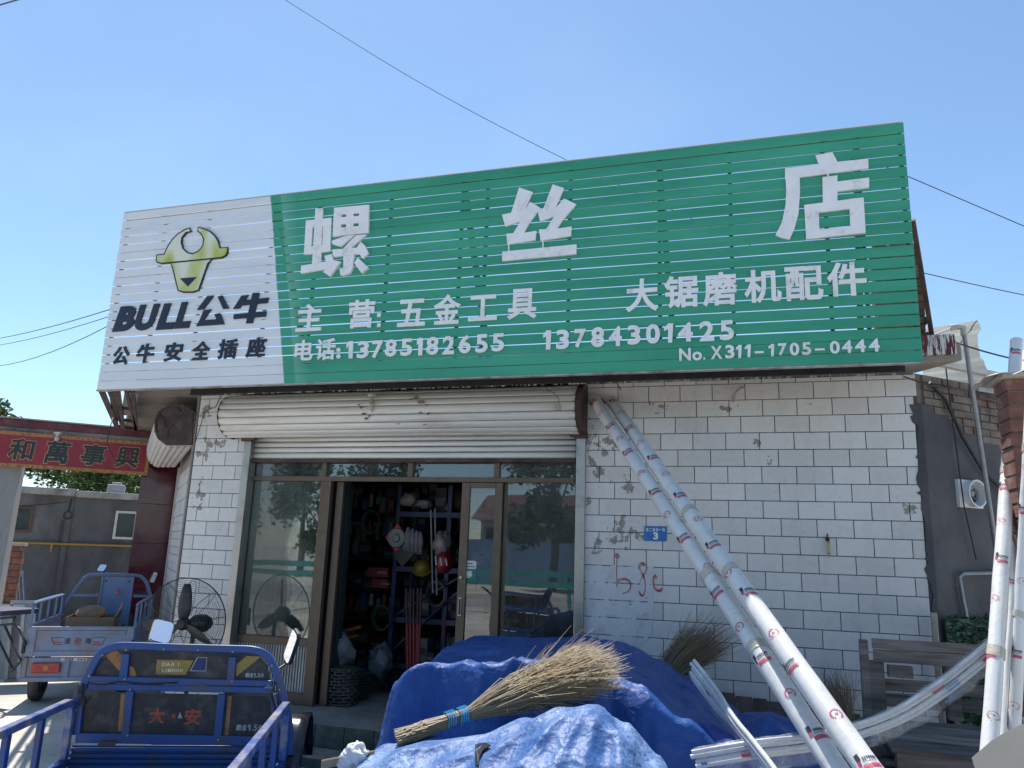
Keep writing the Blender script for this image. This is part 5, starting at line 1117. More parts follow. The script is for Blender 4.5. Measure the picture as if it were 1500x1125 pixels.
# bundles of thin tubes in clear plastic sleeves
tubem = mat('tube_white', (.70,.71,.73), .3, var=.03, bmp=.02); sb_ = mat('print_blue', (.05,.22,.50), .4, var=.3, scale=60)
def bundle(path, label, n, rt, rs, seed, ext=0, marks=()):
    P = smooth(path, 8); t = empty('tube_bundle', P[0], label, 'tubes'); rnd = random.Random(seed); N_ = len(P)
    frames = []
    for i, p in enumerate(P):
        tg = (P[min(i+1, N_-1)]-P[max(i-1, 0)]).normalized(); x = tg.cross(Vector((0,1,.3))).normalized(); frames.append((tg, x, tg.cross(x)))
    for k in range(n):
        ox = (k-(n-1)/2)*rt*2.35; oy = rt*.9*(k % 2)-rt*.4; e = rnd.uniform(0, .06)
        pts = [p+fr_[1]*ox+fr_[2]*oy for p, fr_ in zip(P, frames)]; pts[0] = pts[0]-(pts[1]-pts[0]).normalized()*e
        b = MB(); b.tube(pts, rt, 8); b.build('tube', tubem, t, smooth=True)
    b = MB(); rows = []
    i0 = int(ext*N_)
    for i in range(i0, N_):
        p = P[i]; tg, x, y = frames[i]; row = []
        f_ = min(1, (i-i0)/5)
        for k in range(18):
            a = 2*math.pi*k/18; s_ = 1+.25*noise.noise(Vector((i*.35, math.cos(a)*1.5, math.sin(a)*1.5+seed)))
            dr = Vector((0,0,-rs*.45*f_)) if math.sin(a)*y.z+math.cos(a)*x.z < 0 else Vector()
            row.append(p+x*math.cos(a)*(n*rt+.012)*s_+y*math.sin(a)*(rt*2.3)*s_+dr*1.0)
        rows.append(row)
    b.grid(rows, 0, True); b.build('plastic_sleeve', sleeve, t, smooth='all')
    for (f, col_, w0, w1, l_) in marks:
        i = int(f*N_); j = min(N_-1, i+max(1, int(l_*N_))); b = MB()
        rws = [[P[q_]+frames[q_][2]*(-(rt*2.3+.012) if frames[q_][2].y > 0 else (rt*2.3+.012))+frames[q_][1]*(n*rt*w_)+Vector((0,-.006,0)) for w_ in (w0, w1)] for q_ in range(i, j+1)]
        b.grid(rws); b.build('printed_marks', col_, t)
    return t
bundle([at(1020, 1112, Y=-3.0), at(1110, 1097, Y=-3.0), at(1200, 1085, Y=-2.85), at(1300, 1055, Y=-2.55), at(1370, 1015, Y=-2.4), at(1440, 960, Y=-2.25), at(1500, 905, Y=-2.1), at(1560, 850, Y=-2.0)],
       'curved bundle of white tubes in a clear sleeve sagging from the right towards the tarpaulins', 4, .0115, .10, 4, .0,
       ((.12, pr_, -.2, .2, .01), (.30, pr_, .9, 1.1, .05), (.32, sb_, -1.0, -.85, .08), (.33, sb_, -.3, -.15, .05), (.33, sb_, .1, .2, .05), (.56, pr_, .6, .8, .05), (.57, sb_, -1.1, -.95, .07), (.58, sb_, -.3, -.1, .05), (.58, sb_, .1, .25, .05), (.7, pr_, -.2, .2, .01), (.03, sb_, -.3, .0, .03)))
bundle([at(1018, 985, Y=-2.3), at(1060, 1040, Y=-2.65), at(1100, 1090, Y=-3.05), at(1140, 1140, Y=-3.4), at(1180, 1200, Y=-3.75)],
       'short straight bundle of white tubes in a clear sleeve lying on the blue tarpaulins', 5, .011, .05, 5, .12, ((.16, pr_, .3, .5, .02), (.30, sb_, .5, .6, .12), (.34, pr_, .7, .85, .06), (.55, sb_, .1, .25, .08)))

# ------------------------------------------------------------------ wooden pallets and boards at the right
random.seed(21)
def plank(name, p, q, w_, h_, par, up=(0,0,1), mt=wood_old):
    p, q = Vector(p), Vector(q); b = MB(); n = 8; t = (q-p).normalized(); x = t.cross(Vector(up)).normalized(); y = x.cross(t); rows = []
    for i in range(n+1):
        c = p.lerp(q, i/n); j = lambda: random.uniform(-.004, .004); rows.append([c+x*(sx_*w_/2+j())+y*(sy_*h_/2+j()*.5) for sx_, sy_ in ((-1,-1),(1,-1),(1,1),(-1,1))])
    b.grid(rows, 0, True); b.add(rows[0], [(3,2,1,0)]); b.add(rows[-1], [(0,1,2,3)]); return b.build(name, mt, par, bevel=.003)
PY = -1.05
pal = empty('wooden_pallet', at(1380, 1000, Y=PY), 'weathered wooden pallet standing on edge against the side of the tiled wall', 'pallet')
for (y0, y1, xa, th) in ((941,956,1277,1), (957,976,1279,1), (1003,1021,1291,0), (1026,1045,1289,0)):
    z0 = at(1380, y1+.0, Y=PY).z; z1 = at(1380, y0, Y=PY).z; x0 = at(xa, y0, Y=PY).x; d_ = 0 if th else .10
    plank('plank', (x0, PY+d_, (z0+z1)/2), (x0+1.5, PY+d_+random.uniform(-.01,.01), (z0+z1)/2+random.uniform(-.01,.01)), .022, z1-z0, pal)
for xp, y0, y1, w_ in ((1268, 937, 1062, .055), (1285, 968, 1050, .10), (1396, 975, 1055, .08), (1480, 975, 1055, .09)):
    a, c = at(xp, y0, Y=PY+.05), at(xp, y1, Y=PY+.05); b = MB(); xm = (a.x+c.x)/2; b.box((xm-w_/2, PY+.015, c.z), (xm+w_/2, PY+.09, a.z)); b.build('block', wood_old, pal, bevel=.005)
pl2 = empty('wooden_pallet', at(1350, 1080, Y=-1.4), 'weathered wooden pallet lying flat under the sagging tube bundle', 'pallet')
zp = at(1350, 1062, Y=-1.15).z
for k in range(7):
    yy = -1.14-k*.14; plank('plank', (1.93+random.uniform(-.02,.02), yy, zp), (3.3, yy+random.uniform(-.01,.01), zp), .125, .022, pl2, mt=wood_old)
for yy in (-1.2, -1.6, -2.0):
    b = MB(); b.box((1.96, yy-.04, zp-.11), (3.28, yy+.04, zp-.0125)); b.build('block', wood_old, pl2)
for k in range(4):
    plank('plank', (1.96, -2.08+.03*0-.0, zp-.16-.0*k) if k == 0 else (1.93, -1.2-k*.28, zp-.125), (3.3, -2.08, zp-.16) if k == 0 else (3.3, -1.2-k*.28, zp-.125), .11, .02, pl2)
stk = empty('pallet_stack', (2.6, -1.6, 0), 'dark lower stack of pallets beneath the flat pallet', 'pallet')
for lay in range(2):
    z0 = .02+lay*((zp-.16)/2); h_ = (zp-.16)/2
    for k in range(6): plank('plank', (1.95, -1.15-k*.17, z0+h_-.03), (3.28, -1.15-k*.17, z0+h_-.03), .12, .02, stk)
    for x in (2.02, 2.6, 3.2):
        b = MB(); b.box((x-.05, -2.05, z0), (x+.05, -1.15, z0+h_-.042)); b.build('block', wood_old, stk)
wb = empty('board_row', (1.2, -.1, 0), 'row of old upright wooden boards along the foot of the tiled wall', 'boards')
x = .55; bd_m = mat('old_board', (.12,.10,.09), .9, var=.4, scale=4, bmp=.5, bscale=20, stretch=(3,2,.3), rnd=.2)
while x < 2.05:
    w_ = random.uniform(.11, .17); top = .80-.09*(x-.55)+random.uniform(-.008,.008); b = MB()
    b.hexa([(x, -.20, .0), (x+w_-.006, -.20, .0), (x+w_-.006, -.175, 0), (x, -.175, 0)], [(x, -.06, top), (x+w_-.006, -.06, top), (x+w_-.006, -.035, top), (x, -.035, top)]); b.build('board', bd_m, wb, bevel=.003); x += w_
b = MB(); q0 = at(1300, 978, Y=PY+.06); b.box((q0.x-.0, PY+.03, q0.z-.06), (q0.x+.16, PY+.09, q0.z+.02)); tag(b.build('wood_offcut', wood_old, None, bevel=.004), 'short wooden offcut wedged in the upright pallet', 'offcut')
# green artificial hedge mat
random.seed(4)
hg = Fr((2.66, -.05), 48); hz0, hz1 = .25, hg.pt(1410, 903)[1]
b = MB(); b.fbox(hg, .06, 1.9, hz0, hz1-.02, -.01, .0)
ga = mat('mat_green', (.006,.055,.025), .5, var=.5, scale=20)
for i in range(5200):
    s_ = random.uniform(.04, 1.9); z_ = random.uniform(hz0, hz1); p = hg.w(s_, z_, .002); d = Vector((random.gauss(0,1), random.gauss(0,1), random.gauss(0,1))).normalized()*.03+hg.n*.02; c_ = p+d; e_ = c_+d*.4+Vector((0,0,-.02)); wv = Vector((random.gauss(0,1), random.gauss(0,1), random.gauss(0,1))).normalized()*.006
    b.add([p-wv, p+wv, c_+wv, c_-wv, e_], [(0, 1, 2, 3), (3, 2, 4)])
tag(b.build('hedge_mat', ga), 'panel of dark green artificial grass behind the pallet', 'grass mat')
b = MB(); q0, q1 = at(1367, 897, Y=-.06), at(1371, 1000, Y=-.06); b.box((q0.x-.022, -.085, q1.z-.3), (q0.x+.022, -.06, q0.z)); tag(b.build('metal_strip', steel, None, bevel=.003), 'short upright strip of scratched metal at the corner of the tiled wall', 'metal strip')

# ------------------------------------------------------------------ fittings on the grey side wall
vf = empty('vent_fan', RW.px(1417, 724, .02), 'square white extractor fan set in the grey side wall', 'fan')
s_a, z_a = RW.pt(1402, 742); s_b, z_b = RW.pt(1432, 706); sc_, zc2 = (s_a+s_b)/2, (z_a+z_b)/2; hw = (s_b-s_a)/2
b = MB(); ring_o = [(-1,-1),(1,-1),(1,1),(-1,1)]
def sq_ring(b, hw_, r0, d0, d1):
    n = 32; out = []; inn = []
    for k in range(n):
        a = 2*math.pi*k/n+math.pi/4; c_, s__ = math.cos(a), math.sin(a); m_ = max(abs(c_), abs(s__)); out.append((c_/m_*hw_, s__/m_*hw_)); inn.append((c_*r0, s__*r0))
    rows = [[RW.w(sc_+p[0], zc2+p[1]*.78, d) for p in L] for L, d in ((inn, d0), (out, d0), (out, d1), (inn, d1), (inn, d0))]
    b.grid(rows, 0, True)
sq_ring(b, hw, hw*.72, .0, .03); b.build('surround', whitep, vf)
b = MB(); cV = RW.w(sc_, zc2, .0)
b.lathe(cV, [(hw*.72, -.02), (hw*.78, .10), (hw*.70, .10), (hw*.66, -.02)], 28, RW.n); b.build('duct', whitep, vf, smooth=True)
b = MB(); b.lathe(cV, [(0, .008), (hw*.7, .008)], 20, RW.n); b.build('shade_disc', blackp, vf)  # solid black disc, its colour standing in for the shaded inside of the duct
b = MB()
for k in range(7):
    a = 2*math.pi*k/7; d0 = RW.u*math.cos(a)+Vector((0,0,math.sin(a))); d1 = RW.u*math.cos(a+.55)+Vector((0,0,math.sin(a+.55))); b.add([cV+d0*hw*.12+RW.n*.02, cV+d0*hw*.6+RW.n*.045, cV+d1*hw*.6+RW.n*.02, cV+d1*hw*.15+RW.n*.02], [(0,1,2,3)])
b.lathe(cV+RW.n*.0, [(0,.05),(hw*.16,.05),(hw*.2,.0)], 14, RW.n); b.build('blade', galv, vf)
sp = empty('steel_pipe', RW.px(1430, 600, .3), 'tall thin steel pipe leaning past the eave by the grey side wall', 'pipe')
pt_, pb_ = at(1411, 483, Y=-.05), at(1457, 790, Y=.25); dd_ = (pb_-pt_).normalized(); pb_ = pt_+dd_*((pt_.z-.02)/-dd_.z)
b = MB(); b.tube([pt_, pb_], .019, 10); b.build('post', galv, sp, smooth=True)
b = MB(); b.tube([pt_+Vector((0,0,-.05)), pt_+Vector((0,0,.02)), pt_+Vector((-.05,0,.03)), pt_+Vector((-.1,0,.02))], .027, 10); b.build('elbow', mat('elbow', (.5,.47,.42), .5), sp, smooth=True)
b = MB(); b.tube([pt_+Vector((-.05,0,.03)), at(1352, 498, Y=-.05)], .013, 8); b.build('branch', whitep, sp, smooth=True)
b = MB(); pts = [RW.px(x, y, .04) for x, y in ((1500,838),(1411,840),(1405,845),(1408,862),(1411,880),(1414,893),(1416,905))]; b.tube(pts, .017, 8); tag(b.build('water_pipe', galv, None, smooth=True), 'galvanised water pipe with an elbow on the grey side wall above the green mat', 'pipe')
wire([RW.px(x, y, .05) for x, y in ((1362,560),(1385,585),(1410,640),(1440,690),(1480,728))], .016, 'thick black cable slanting down across the grey side wall')
wire([RW.px(x, y, .05) for x, y in ((1384,528),(1392,590),(1400,650),(1412,740),(1430,820))], .006, 'thin black wire hanging down the grey side wall past the extractor fan')
wire([RW.px(x, y, .08) for x, y in ((1325,552),(1362,565),(1420,572),(1475,590))], .007, 'thin dark wire running under the corrugated awning')
# corrugated awning
aw = empty('corrugated_awning', (3.2, .6, 3.7), 'grey green corrugated roof sheet over the side wall', 'awning')
aws = mat('corrugated_grey', (.20,.21,.19), .55, .2, var=.08, dirt=(.18,.17,.15), dirt_amt=.35, dirt_scale=3)
rows = []
for (yl, xr_, yr_, Y_) in ((483,1432,470,1.5), (489,1435,475,1.42), (497,1437,483,1.33), (501,1432,489,1.25), (518,1433,507,1.05), (534,1436,524,.90), (540,1441,529,.84), (547,1443,536,.78), (550,1447,544,.72), (553,1456,553,.66), (555,1468,560,.60), (557,1490,572,.54), (560,1520,588,.48)):
    a, c = at(1352, yl, Y=Y_), at(xr_, yr_, Y=Y_); rows.append([a.lerp(c, k/6) for k in range(7)])
b = MB(); b.grid(rows); o = b.build('sheet', aws, aw); so = o.modifiers.new('t', 'SOLIDIFY'); so.thickness = .006
b = MB(); b.bar(RW.px(1356, 528, .12), RW.px(1490, 556, .12), .05, .05); b.build('edge_beam', mat('pale_edge', (.5,.48,.45), .7), aw)
# brick pier at the right edge
random.seed(8)
bp_ = empty('brick_pier', (2.95, -2.4, 0), 'red brick pier with a cement cap at the right edge', 'brick pier')
PY0 = -2.5; PX0 = at(1482, 640, Y=PY0).x; pz = at(1490, 552, Y=PY0).z; CX0 = at(1450, 546, Y=PY0-.1).x
rws_ = 38; rh = pz/rws_
for r_ in range(rws_):
    xs = [PX0, PX0+.125, PX0+.37, PX0+.62] if r_ % 2 else [PX0, PX0+.25, PX0+.495, PX0+.62]
    for a, c in zip(xs, xs[1:]):
        b = MB(); j = random.uniform(-.008, .008); b.box((a+(.0 if a > PX0 else j), PY0+j, r_*rh+.002), (c-.012, PY0+.2, (r_+1)*rh-.012)); b.build('brick', brick_m, bp_)
MB().box((PX0+.01, PY0+.01, 0), (PX0+.60, PY0+.22, pz-.012)).build('mortar', MATS['mortar'], bp_)
b = MB(); rows = []
for j in range(5):
    rows.append([Vector((CX0+.8*i/14, PY0-.10+.40*j/4, pz+.0+.075*sm(-1,7,i)+.012*math.sin(i*1.9)-(.02 if j in (0,4) else 0)+random.uniform(-.006,.006))) for i in range(15)])
b.grid(rows[::-1]); b.box((PX0-.03, PY0-.06, pz-.01), (PX0+.7, PY0+.26, pz+.015)); b.build('cap', mat('rough_cement', (.42,.39,.35), .9, var=.25, scale=8, bmp=.6), bp_)
cdb = [at(x, y, Y=-4.3) for x, y in ((1424,1110),(1452,1085),(1480,1068),(1500,1060),(1600,1010),(1640,1200),(1450,1200))]
b = MB(); b.prism(cdb, (0.0, .006, -.002)); tag(b.build('cardboard_sheet', mat('pale_card', (.40,.375,.33), .8, var=.06)), 'pale cardboard corner poking in at the bottom right', 'cardboard')

# ------------------------------------------------------------------ things on the tiled wall
Wf = lambda x, y, d=0: at(x, y, Y=-d)
hp = empty('house_number_plate', Wf(960, 782), 'small blue house number plate with a white 3 on the tiled wall', 'number plate')
b = MB(); b.prism([Wf(x, y, .006) for x, y in ((944,770.5),(977,771),(976.5,793),(943.5,792.5))], (0, -.003, 0)); b.build('plate', mat('enamel_blue', (.012,.16,.45), .3, var=.06, bmp=.02), hp)
wl = mat('plate_white', (.75,.78,.8), .4); ZP = (930, 760, 21.43)
for ch, bx in (('东',(348,283,430,400)),('二',(450,300,536,385)),('街',(556,283,640,400)),('东',(662,283,742,400)),('一',(760,330,836,352)),('排',(858,283,944,400)),('3',(572,425,732,652))):
    letter(FRONT, ch, bx, wl, hp, .0092, .0015, .02 if ch != '3' else .045, zoom=ZP)
wr = mat('spray_red', (.42,.05,.05), .6, var=.35, dirt=(.55,.5,.5), dirt_amt=.45, dirt_scale=16)
gr = empty('painted_marks', Wf(935, 850, .01), 'hand painted red marks on the white patch of the tiled wall', 'graffiti')
def stroke(pts, ws, nm='stroke'):
    P = smooth([Wf(850+x/9.375, 780+y/9.375, .0065) for x, y in pts], 4); b = MB(); rows = []; n = len(P)
    for i, p in enumerate(P):
        t = (P[min(i+1, n-1)]-P[max(i-1, 0)]).normalized(); s_ = Vector((-t.z, 0, t.x)); u_ = i/(n-1)*(len(ws)-1); k = int(min(u_, len(ws)-2)); w_ = (ws[k]+(ws[k+1]-ws[k])*(u_-k))/2*.85
        rows.append([p-s_*w_, p+s_*w_])
    b.grid(rows); b.build(nm, wr, gr)
stroke([(495,285),(505,320),(515,355)], [.02,.05,.03]); stroke([(503,355),(500,440),(497,520),(497,600),(500,660),(505,750)], [.014,.009,.010,.008,.016,.008])
stroke([(500,665),(560,645),(620,640),(670,665),(692,720),(680,780),(640,820),(580,838)], [.04,.03,.02,.02,.012,.014,.01,.008])
stroke([(900,455),(850,425),(808,470),(830,530),(860,580),(885,660),(893,760),(875,845),(850,868),(820,840),(800,795)], [.02,.035,.03,.018,.025,.010,.010,.012,.025,.02,.01])
stroke([(916,470),(900,540),(868,590),(830,650),(805,720)], [.016,.010,.012,.008,.006])
stroke([(1045,595),(1010,620),(1003,680),(1020,760),(1070,800),(1110,790),(1130,750)], [.04,.03,.014,.014,.03,.025,.01])
# whitewashed patch over the tiles near the door
random.seed(12)
pp = []
for (xa, ya, xb, yb, n) in ((855.5,827,957,829,22),(957,829,958,880,9),(958,880,955,930,9),(955,930,925,955,6),(925,955,855.5,955,10)):
    for i in range(n): pp.append((xa+(xb-xa)*i/n+random.uniform(-.8,.8)*(1 if i else 0), ya+(yb-ya)*i/n+random.uniform(-1.6,1.6)*(1 if i else 0)))
pw, nt_p, p_p = NT('whitewash'); n_ = noise_(nt_p, 7, 7, .75, coord='World'); n2_ = noise_(nt_p, 40, 4, .6, coord='World')
nt_p.links.new(mixc(nt_p, ramp(nt_p, n_, .35, .7), (.55,.57,.60), (.66,.67,.69)), p_p.inputs['Base Color']); p_p.inputs['Roughness'].default_value = .5; bump(nt_p, p_p, n2_, .3)
tr2 = N(nt_p, 'BsdfTransparent'); mx2 = N(nt_p, 'MixShader'); _g = N(nt_p, 'NewGeometry'); _s = N(nt_p, 'SeparateXYZ'); nt_p.links.new(_g.outputs['Position'], _s.inputs[0])
_d = math_(nt_p, 'PINGPONG', math_(nt_p, 'SUBTRACT', 3.5, _s.outputs[2]), .0775); _j = ramp(nt_p, math_(nt_p, 'ADD', _d, math_(nt_p, 'MULTIPLY', n2_, .006)), .0065, .0075)
_k = math_(nt_p, 'MAXIMUM', _j, ramp(nt_p, n_, .50, .52)); _al = math_(nt_p, 'MULTIPLY', ramp(nt_p, n_, .41, .42), _k)
nt_p.links.new(_al, mx2.inputs[0]); nt_p.links.new(tr2.outputs[0], mx2.inputs[1]); nt_p.links.new(p_p.outputs[0], mx2.inputs[2]); nt_p.links.new(mx2.outputs[0], nt_p.nodes['Material Output'].inputs[0])
b = MB(); b.add([Wf(x, y, .0045) for x, y in pp], [tuple(range(len(pp)))]); tag(b.build('whitewash_patch', pw, None), 'patch of bluish whitewash over the tiles beside the shop door', 'paint patch')
hk = empty('wall_bolt', Wf(1213, 800), 'small rusty bolt fitting on the tiled wall below the painted letters', 'bolt'); hk['label'] = 'small metal turnbuckle hanging on the right half of the tiled wall'
b = MB(); b.tube([Wf(1212,782,.01), Wf(1212,792,.03)], .006, 6); b.lathe(Wf(1212,790,.0), [(.018,0),(.018,.02),(0,.02)], 10, (0,-1,0)); b.build('hook', rustm, hk)
brass = mat('brass', (.35,.28,.14), .4, .7)
b = MB()
for dx in (-1.6, 1.8): b.tube([Wf(1213+dx,794,.03), Wf(1214+dx,811,.03)], .005, 6)
b.tube([Wf(1213,793,.03), Wf(1214,812,.03)], .003, 5); b.tube([Wf(1211,794,.03), Wf(1215.5,794,.03)], .006, 6); b.tube([Wf(1212,811,.03), Wf(1216.5,811,.03)], .006, 6); b.tube([Wf(1214,812,.03), Wf(1214.5,818,.03)], .004, 5); b.build('body', brass, hk)
ho = empty('wall_hook', Wf(1082, 572), 'short bent grey bracket high on the tiled wall under the sign', 'bracket')
b = MB(); b.tube([Wf(1090,567,.01), Wf(1086,568,.10), Wf(1079,573,.14), Wf(1074,580,.14), Wf(1073,588,.13)], .011, 6); b.build('arm', mat('grey_pipe', (.33,.31,.28), .6), ho, smooth=True)
b = MB(); b.bar(Wf(1075,580,.125), Wf(1072.5,588,.125), .045, .03); b.build('foot', mat('grey_pipe', (.33,.31,.28), .6), ho)
wire([at(898, 546, Y=-.3), at(903, 560, Y=-.25), at(910, 572, Y=-.15)], .005, 'thin rod poking down from the eave above the two leaning pipes')
wire([at(288, 648, Y=.0)+Vector((0,-.02,0)), at(300, 602, Y=-.02), at(316, 596, Y=-.03), at(322, 583, Y=-.03), at(323, 567, Y=-.03)], .004, 'thin wire curving down the narrow tiled pier from the eave')
# bulb and hanging switch in front of the rolled shutter
lb2 = empty('light_bulb', at(544, 590, Y=-.34), 'energy saving bulb in a socket on the shutter housing', 'bulb')
p0 = at(545, 580, Y=-.36)
b = MB(); b.lathe(p0, [(0,.012),(.045,.010),(.04,-.004),(.018,-.012),(.0,-.012)], 16); b.build('ceiling_rose', mat('aged_white', (.5,.46,.38), .5), lb2, smooth=True)
b = MB(); b.lathe(p0-Vector((0,0,.012)), [(.02,0),(.019,-.05),(.022,-.055),(.022,-.075),(0,-.078)], 14); b.build('socket', mat('aged_cream', (.42,.37,.27), .5), lb2, smooth=True)
b = MB(); c_ = p0-Vector((0,0,.09)); b.tube([c_+Vector((math.cos(t*.7)*.016, math.sin(t*.7)*.016, -.0026*t)) for t in range(30)], .006, 6); b.build('spiral', mat('bulb_white', (.6,.6,.56), .3), lb2, smooth=True)
sw_ = empty('hanging_switch', at(818, 596, Y=-.36), 'small pull switch hanging on a wire at the right end of the shutter housing', 'switch')
b = MB(); b.tube(smooth([at(797, 556, Y=-.34), at(801, 570, Y=-.36), at(812, 576, Y=-.37), at(818, 584, Y=-.37), at(818.5, 592, Y=-.37)], 4), .003, 5); b.build('flex', blackp, sw_)
b = MB(); q0 = at(818.7, 596, Y=-.37); b.lathe(q0, [(0,-.032),(.02,-.03),(.02,.01),(.012,.025),(0,.028)], 10); b.build('body', mat('switch_grey', (.45,.45,.43), .5), sw_, smooth=True)
# torn tape and bird droppings on the housing
random.seed(31)
tp_ = empty('torn_tape', at(600, 600, Y=-.33), 'torn bits of brown tape stuck on the rolled shutter housing', 'tape')
tpm = mat('old_tape', (.22,.17,.11), .6, var=.4, scale=20); tpg = mat('old_tape_grey', (.16,.16,.14), .6)
for (x, y, w_, h_, k) in ((609,583,10,5,0),(617,589,16,6,0),(625,593,10,3,0),(601,585,7,2,1),(616,605,8,3,1),(627,606,6,4,1),(529,597,6,4,1),(533,606,8,4,1),(536,613,8,4,1),(541,609,5,5,0),(526,593,5,3,0),(610,580,4,3,2),(622,622,7,1.5,1),(583,621,6,1.5,1)):
    q0 = at(x, y, Y=-.30); a = math.atan2(cz-q0.z, -(q0.y+.06)); zr_ = min(.999, abs(q0.z-cz)/(rr+.012)); yy = -.06-1.12*(rr+.012)*math.sqrt(1-zr_*zr_)-.006
    pts = [at(x+math.cos(t)*w_/2*random.uniform(.6,1.1), y+math.sin(t)*h_/2*random.uniform(.6,1.1), Y=yy) for t in [i*2*math.pi/8 for i in range(8)]]
    b = MB(); b.prism(pts, (0, -.002, 0)); b.build('tape', (tpm, tpg, wr)[k], tp_)
# door sticker
ds = empty('door_sticker', at(686, 835, Y=FY-.02), 'green and white sticker with a character on the sliding door glass', 'sticker')
stg = mat('sticker_green', (.01,.18,.10), .4); 
F3 = Fr((0, FY-.0155), 90)
b = MB(); b.prism([F3.px(x, y) for x, y in ((677.5,823),(679,821),(695,821.5),(698,823),(697.5,834),(677,834))], (0,-.001,0)); b.build('label_top', mat('sticker_white', (.6,.62,.62), .4), ds)
b = MB(); b.prism([F3.px(x, y) for x, y in ((677,833),(697.5,833.5),(696.5,849),(676.5,848))], (0,-.0015,0)); b.build('label_base', stg, ds)
letter(F3, '移', (682,836,692,846.5), wl, ds, .002, .001, .02); 
b = MB(); b.prism([F3.px(x, y) for x, y in ((679,829),(696,829.5),(696,831),(679,830.5))], (0,-.0015,0)); b.prism([F3.px(x, y) for x, y in ((683,824.5),(693,824.5),(692,826.5),(685,826.5))], (0,-.0015,0)); b.build('print', mat('sticker_print', (.2,.05,.2), .5), ds)

# ------------------------------------------------------------------ stock inside the shop
def inside(x, y, Y): return at(x, y, Y=Y)
yb = mat('yellow_board', (.33,.24,.035), .6, var=.15)
b = MB(); q0, q1 = inside(492, 710, .5), inside(480, 975, .5); 
b.box((q1.x-.02, .42, q1.z-.1), (q1.x+.09, .46, q0.z+.02)); pb1 = b.build('pegboard', yb, None); tag(pb1, 'tall narrow yellow perforated board just inside the shop door', 'pegboard')
b = MB()
for k in range(56):
    for j in (0.02, .055): b.lathe((q1.x+j, .4195, q1.z-.05+k*(q0.z-q1.z)/56), [(0,0),(.006,0)], 6, (0,-1,0))
hol = b.build('holes', blackp, pb1); tag(hol, kind='stuff')
b = MB(); b.box((q1.x+.095, .38, .29), (q1.x+.15, .5, q0.z+.05)); tag(b.build('dark_post', mat('post_green', (.03,.045,.045), .5), None, bevel=.004), 'dark green steel post beside the yellow perforated board', 'post')
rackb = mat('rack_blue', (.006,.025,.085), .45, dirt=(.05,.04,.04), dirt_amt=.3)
rk = empty('blue_rack', inside(620, 900, 1.2), 'blue steel storage rack crowded with tools inside the shop', 'rack'); 
YR = 1.15
xA, xB = inside(580, 820, YR).x, inside(650, 820, YR).x
xC = inside(672, 820, YR+.3).x+.6
for x, yy in ((xA, YR), (xB+.05, YR), (xC, YR+.2), (xA, YR+.5), (xB+.05, YR+.5)):
    b = MB(); b.box((x-.025, yy-.025, .29), (x+.025, yy+.025, 2.62)); b.build('post', rackb, rk)
for z in (.55, 1.05, 1.62, 2.25):
    b = MB(); b.box((xA-.02, YR-.03, z), (xC, YR+.03, z+.06)); b.box((xA-.02, YR+.04, z+.045), (xC, YR+.55, z+.055)); b.build('shelf', rackb, rk)
b = MB(); b.bar((xA, YR-.04, .7), (xB+.3, YR-.04, 1.5), .05, .02); b.bar((xA+.1, YR-.05, 1.15), (xB+.5, YR-.05, 1.75), .05, .02); b.build('brace', rackb, rk)
random.seed(41)
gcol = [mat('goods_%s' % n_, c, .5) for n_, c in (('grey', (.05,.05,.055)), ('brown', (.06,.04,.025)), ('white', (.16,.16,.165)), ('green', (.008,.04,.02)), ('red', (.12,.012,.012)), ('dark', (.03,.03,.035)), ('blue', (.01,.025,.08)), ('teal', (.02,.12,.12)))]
gn = 0
GW = ('grey', 'brown', 'white', 'green', 'red', 'black', 'blue', 'teal'); ORD = ('first', 'second', 'third', 'fourth', 'fifth', 'sixth', 'seventh', 'eighth', 'ninth', 'tenth', 'eleventh', 'twelfth', 'thirteenth', 'fourteenth', 'fifteenth', 'sixteenth')
def goods(x, y, z, w_, h_, d_, k, rnd_=False, lab=None):
    b = MB()
    if rnd_: b.blob((x, y, z+h_/2), (w_/2, d_/2, h_/2), 6, rough=.35, seed=random.random()*9); o = b.build('stock_bag', gcol[k], None, smooth='all')
    else: b.box((x-w_/2, y-d_/2, z), (x+w_/2, y+d_/2, z+h_)); b.box((x-w_/2+.01, y-d_/2-.002, z+h_*.3), (x+w_/2-.01, y-d_/2-.0005, z+h_*.6), 1); o = b.build('stock_carton', [gcol[k], gcol[2 if k != 2 else 1]], None, bevel=.004)
    tag(o, '%s %s on the %s' % (GW[k], 'bag' if rnd_ else 'carton', lab), 'bag' if rnd_ else 'carton', 'stock bags on the dim shelves' if rnd_ else 'stock cartons on the dim shelves')
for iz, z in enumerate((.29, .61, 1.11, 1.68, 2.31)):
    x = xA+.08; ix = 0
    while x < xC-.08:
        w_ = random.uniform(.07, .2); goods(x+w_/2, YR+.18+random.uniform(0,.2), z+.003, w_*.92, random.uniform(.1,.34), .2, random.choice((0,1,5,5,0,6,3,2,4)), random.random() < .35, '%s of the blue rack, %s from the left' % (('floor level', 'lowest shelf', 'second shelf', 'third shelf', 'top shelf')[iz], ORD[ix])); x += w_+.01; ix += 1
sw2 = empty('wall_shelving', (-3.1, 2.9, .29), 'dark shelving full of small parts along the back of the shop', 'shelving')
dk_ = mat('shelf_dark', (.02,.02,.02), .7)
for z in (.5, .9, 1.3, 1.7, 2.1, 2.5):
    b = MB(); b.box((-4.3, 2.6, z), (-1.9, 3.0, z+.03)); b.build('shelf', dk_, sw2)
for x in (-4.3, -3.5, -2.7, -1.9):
    b = MB(); b.box((x-.02, 2.6, .29), (x+.02, 3.0, 2.9)); b.build('post', dk_, sw2)
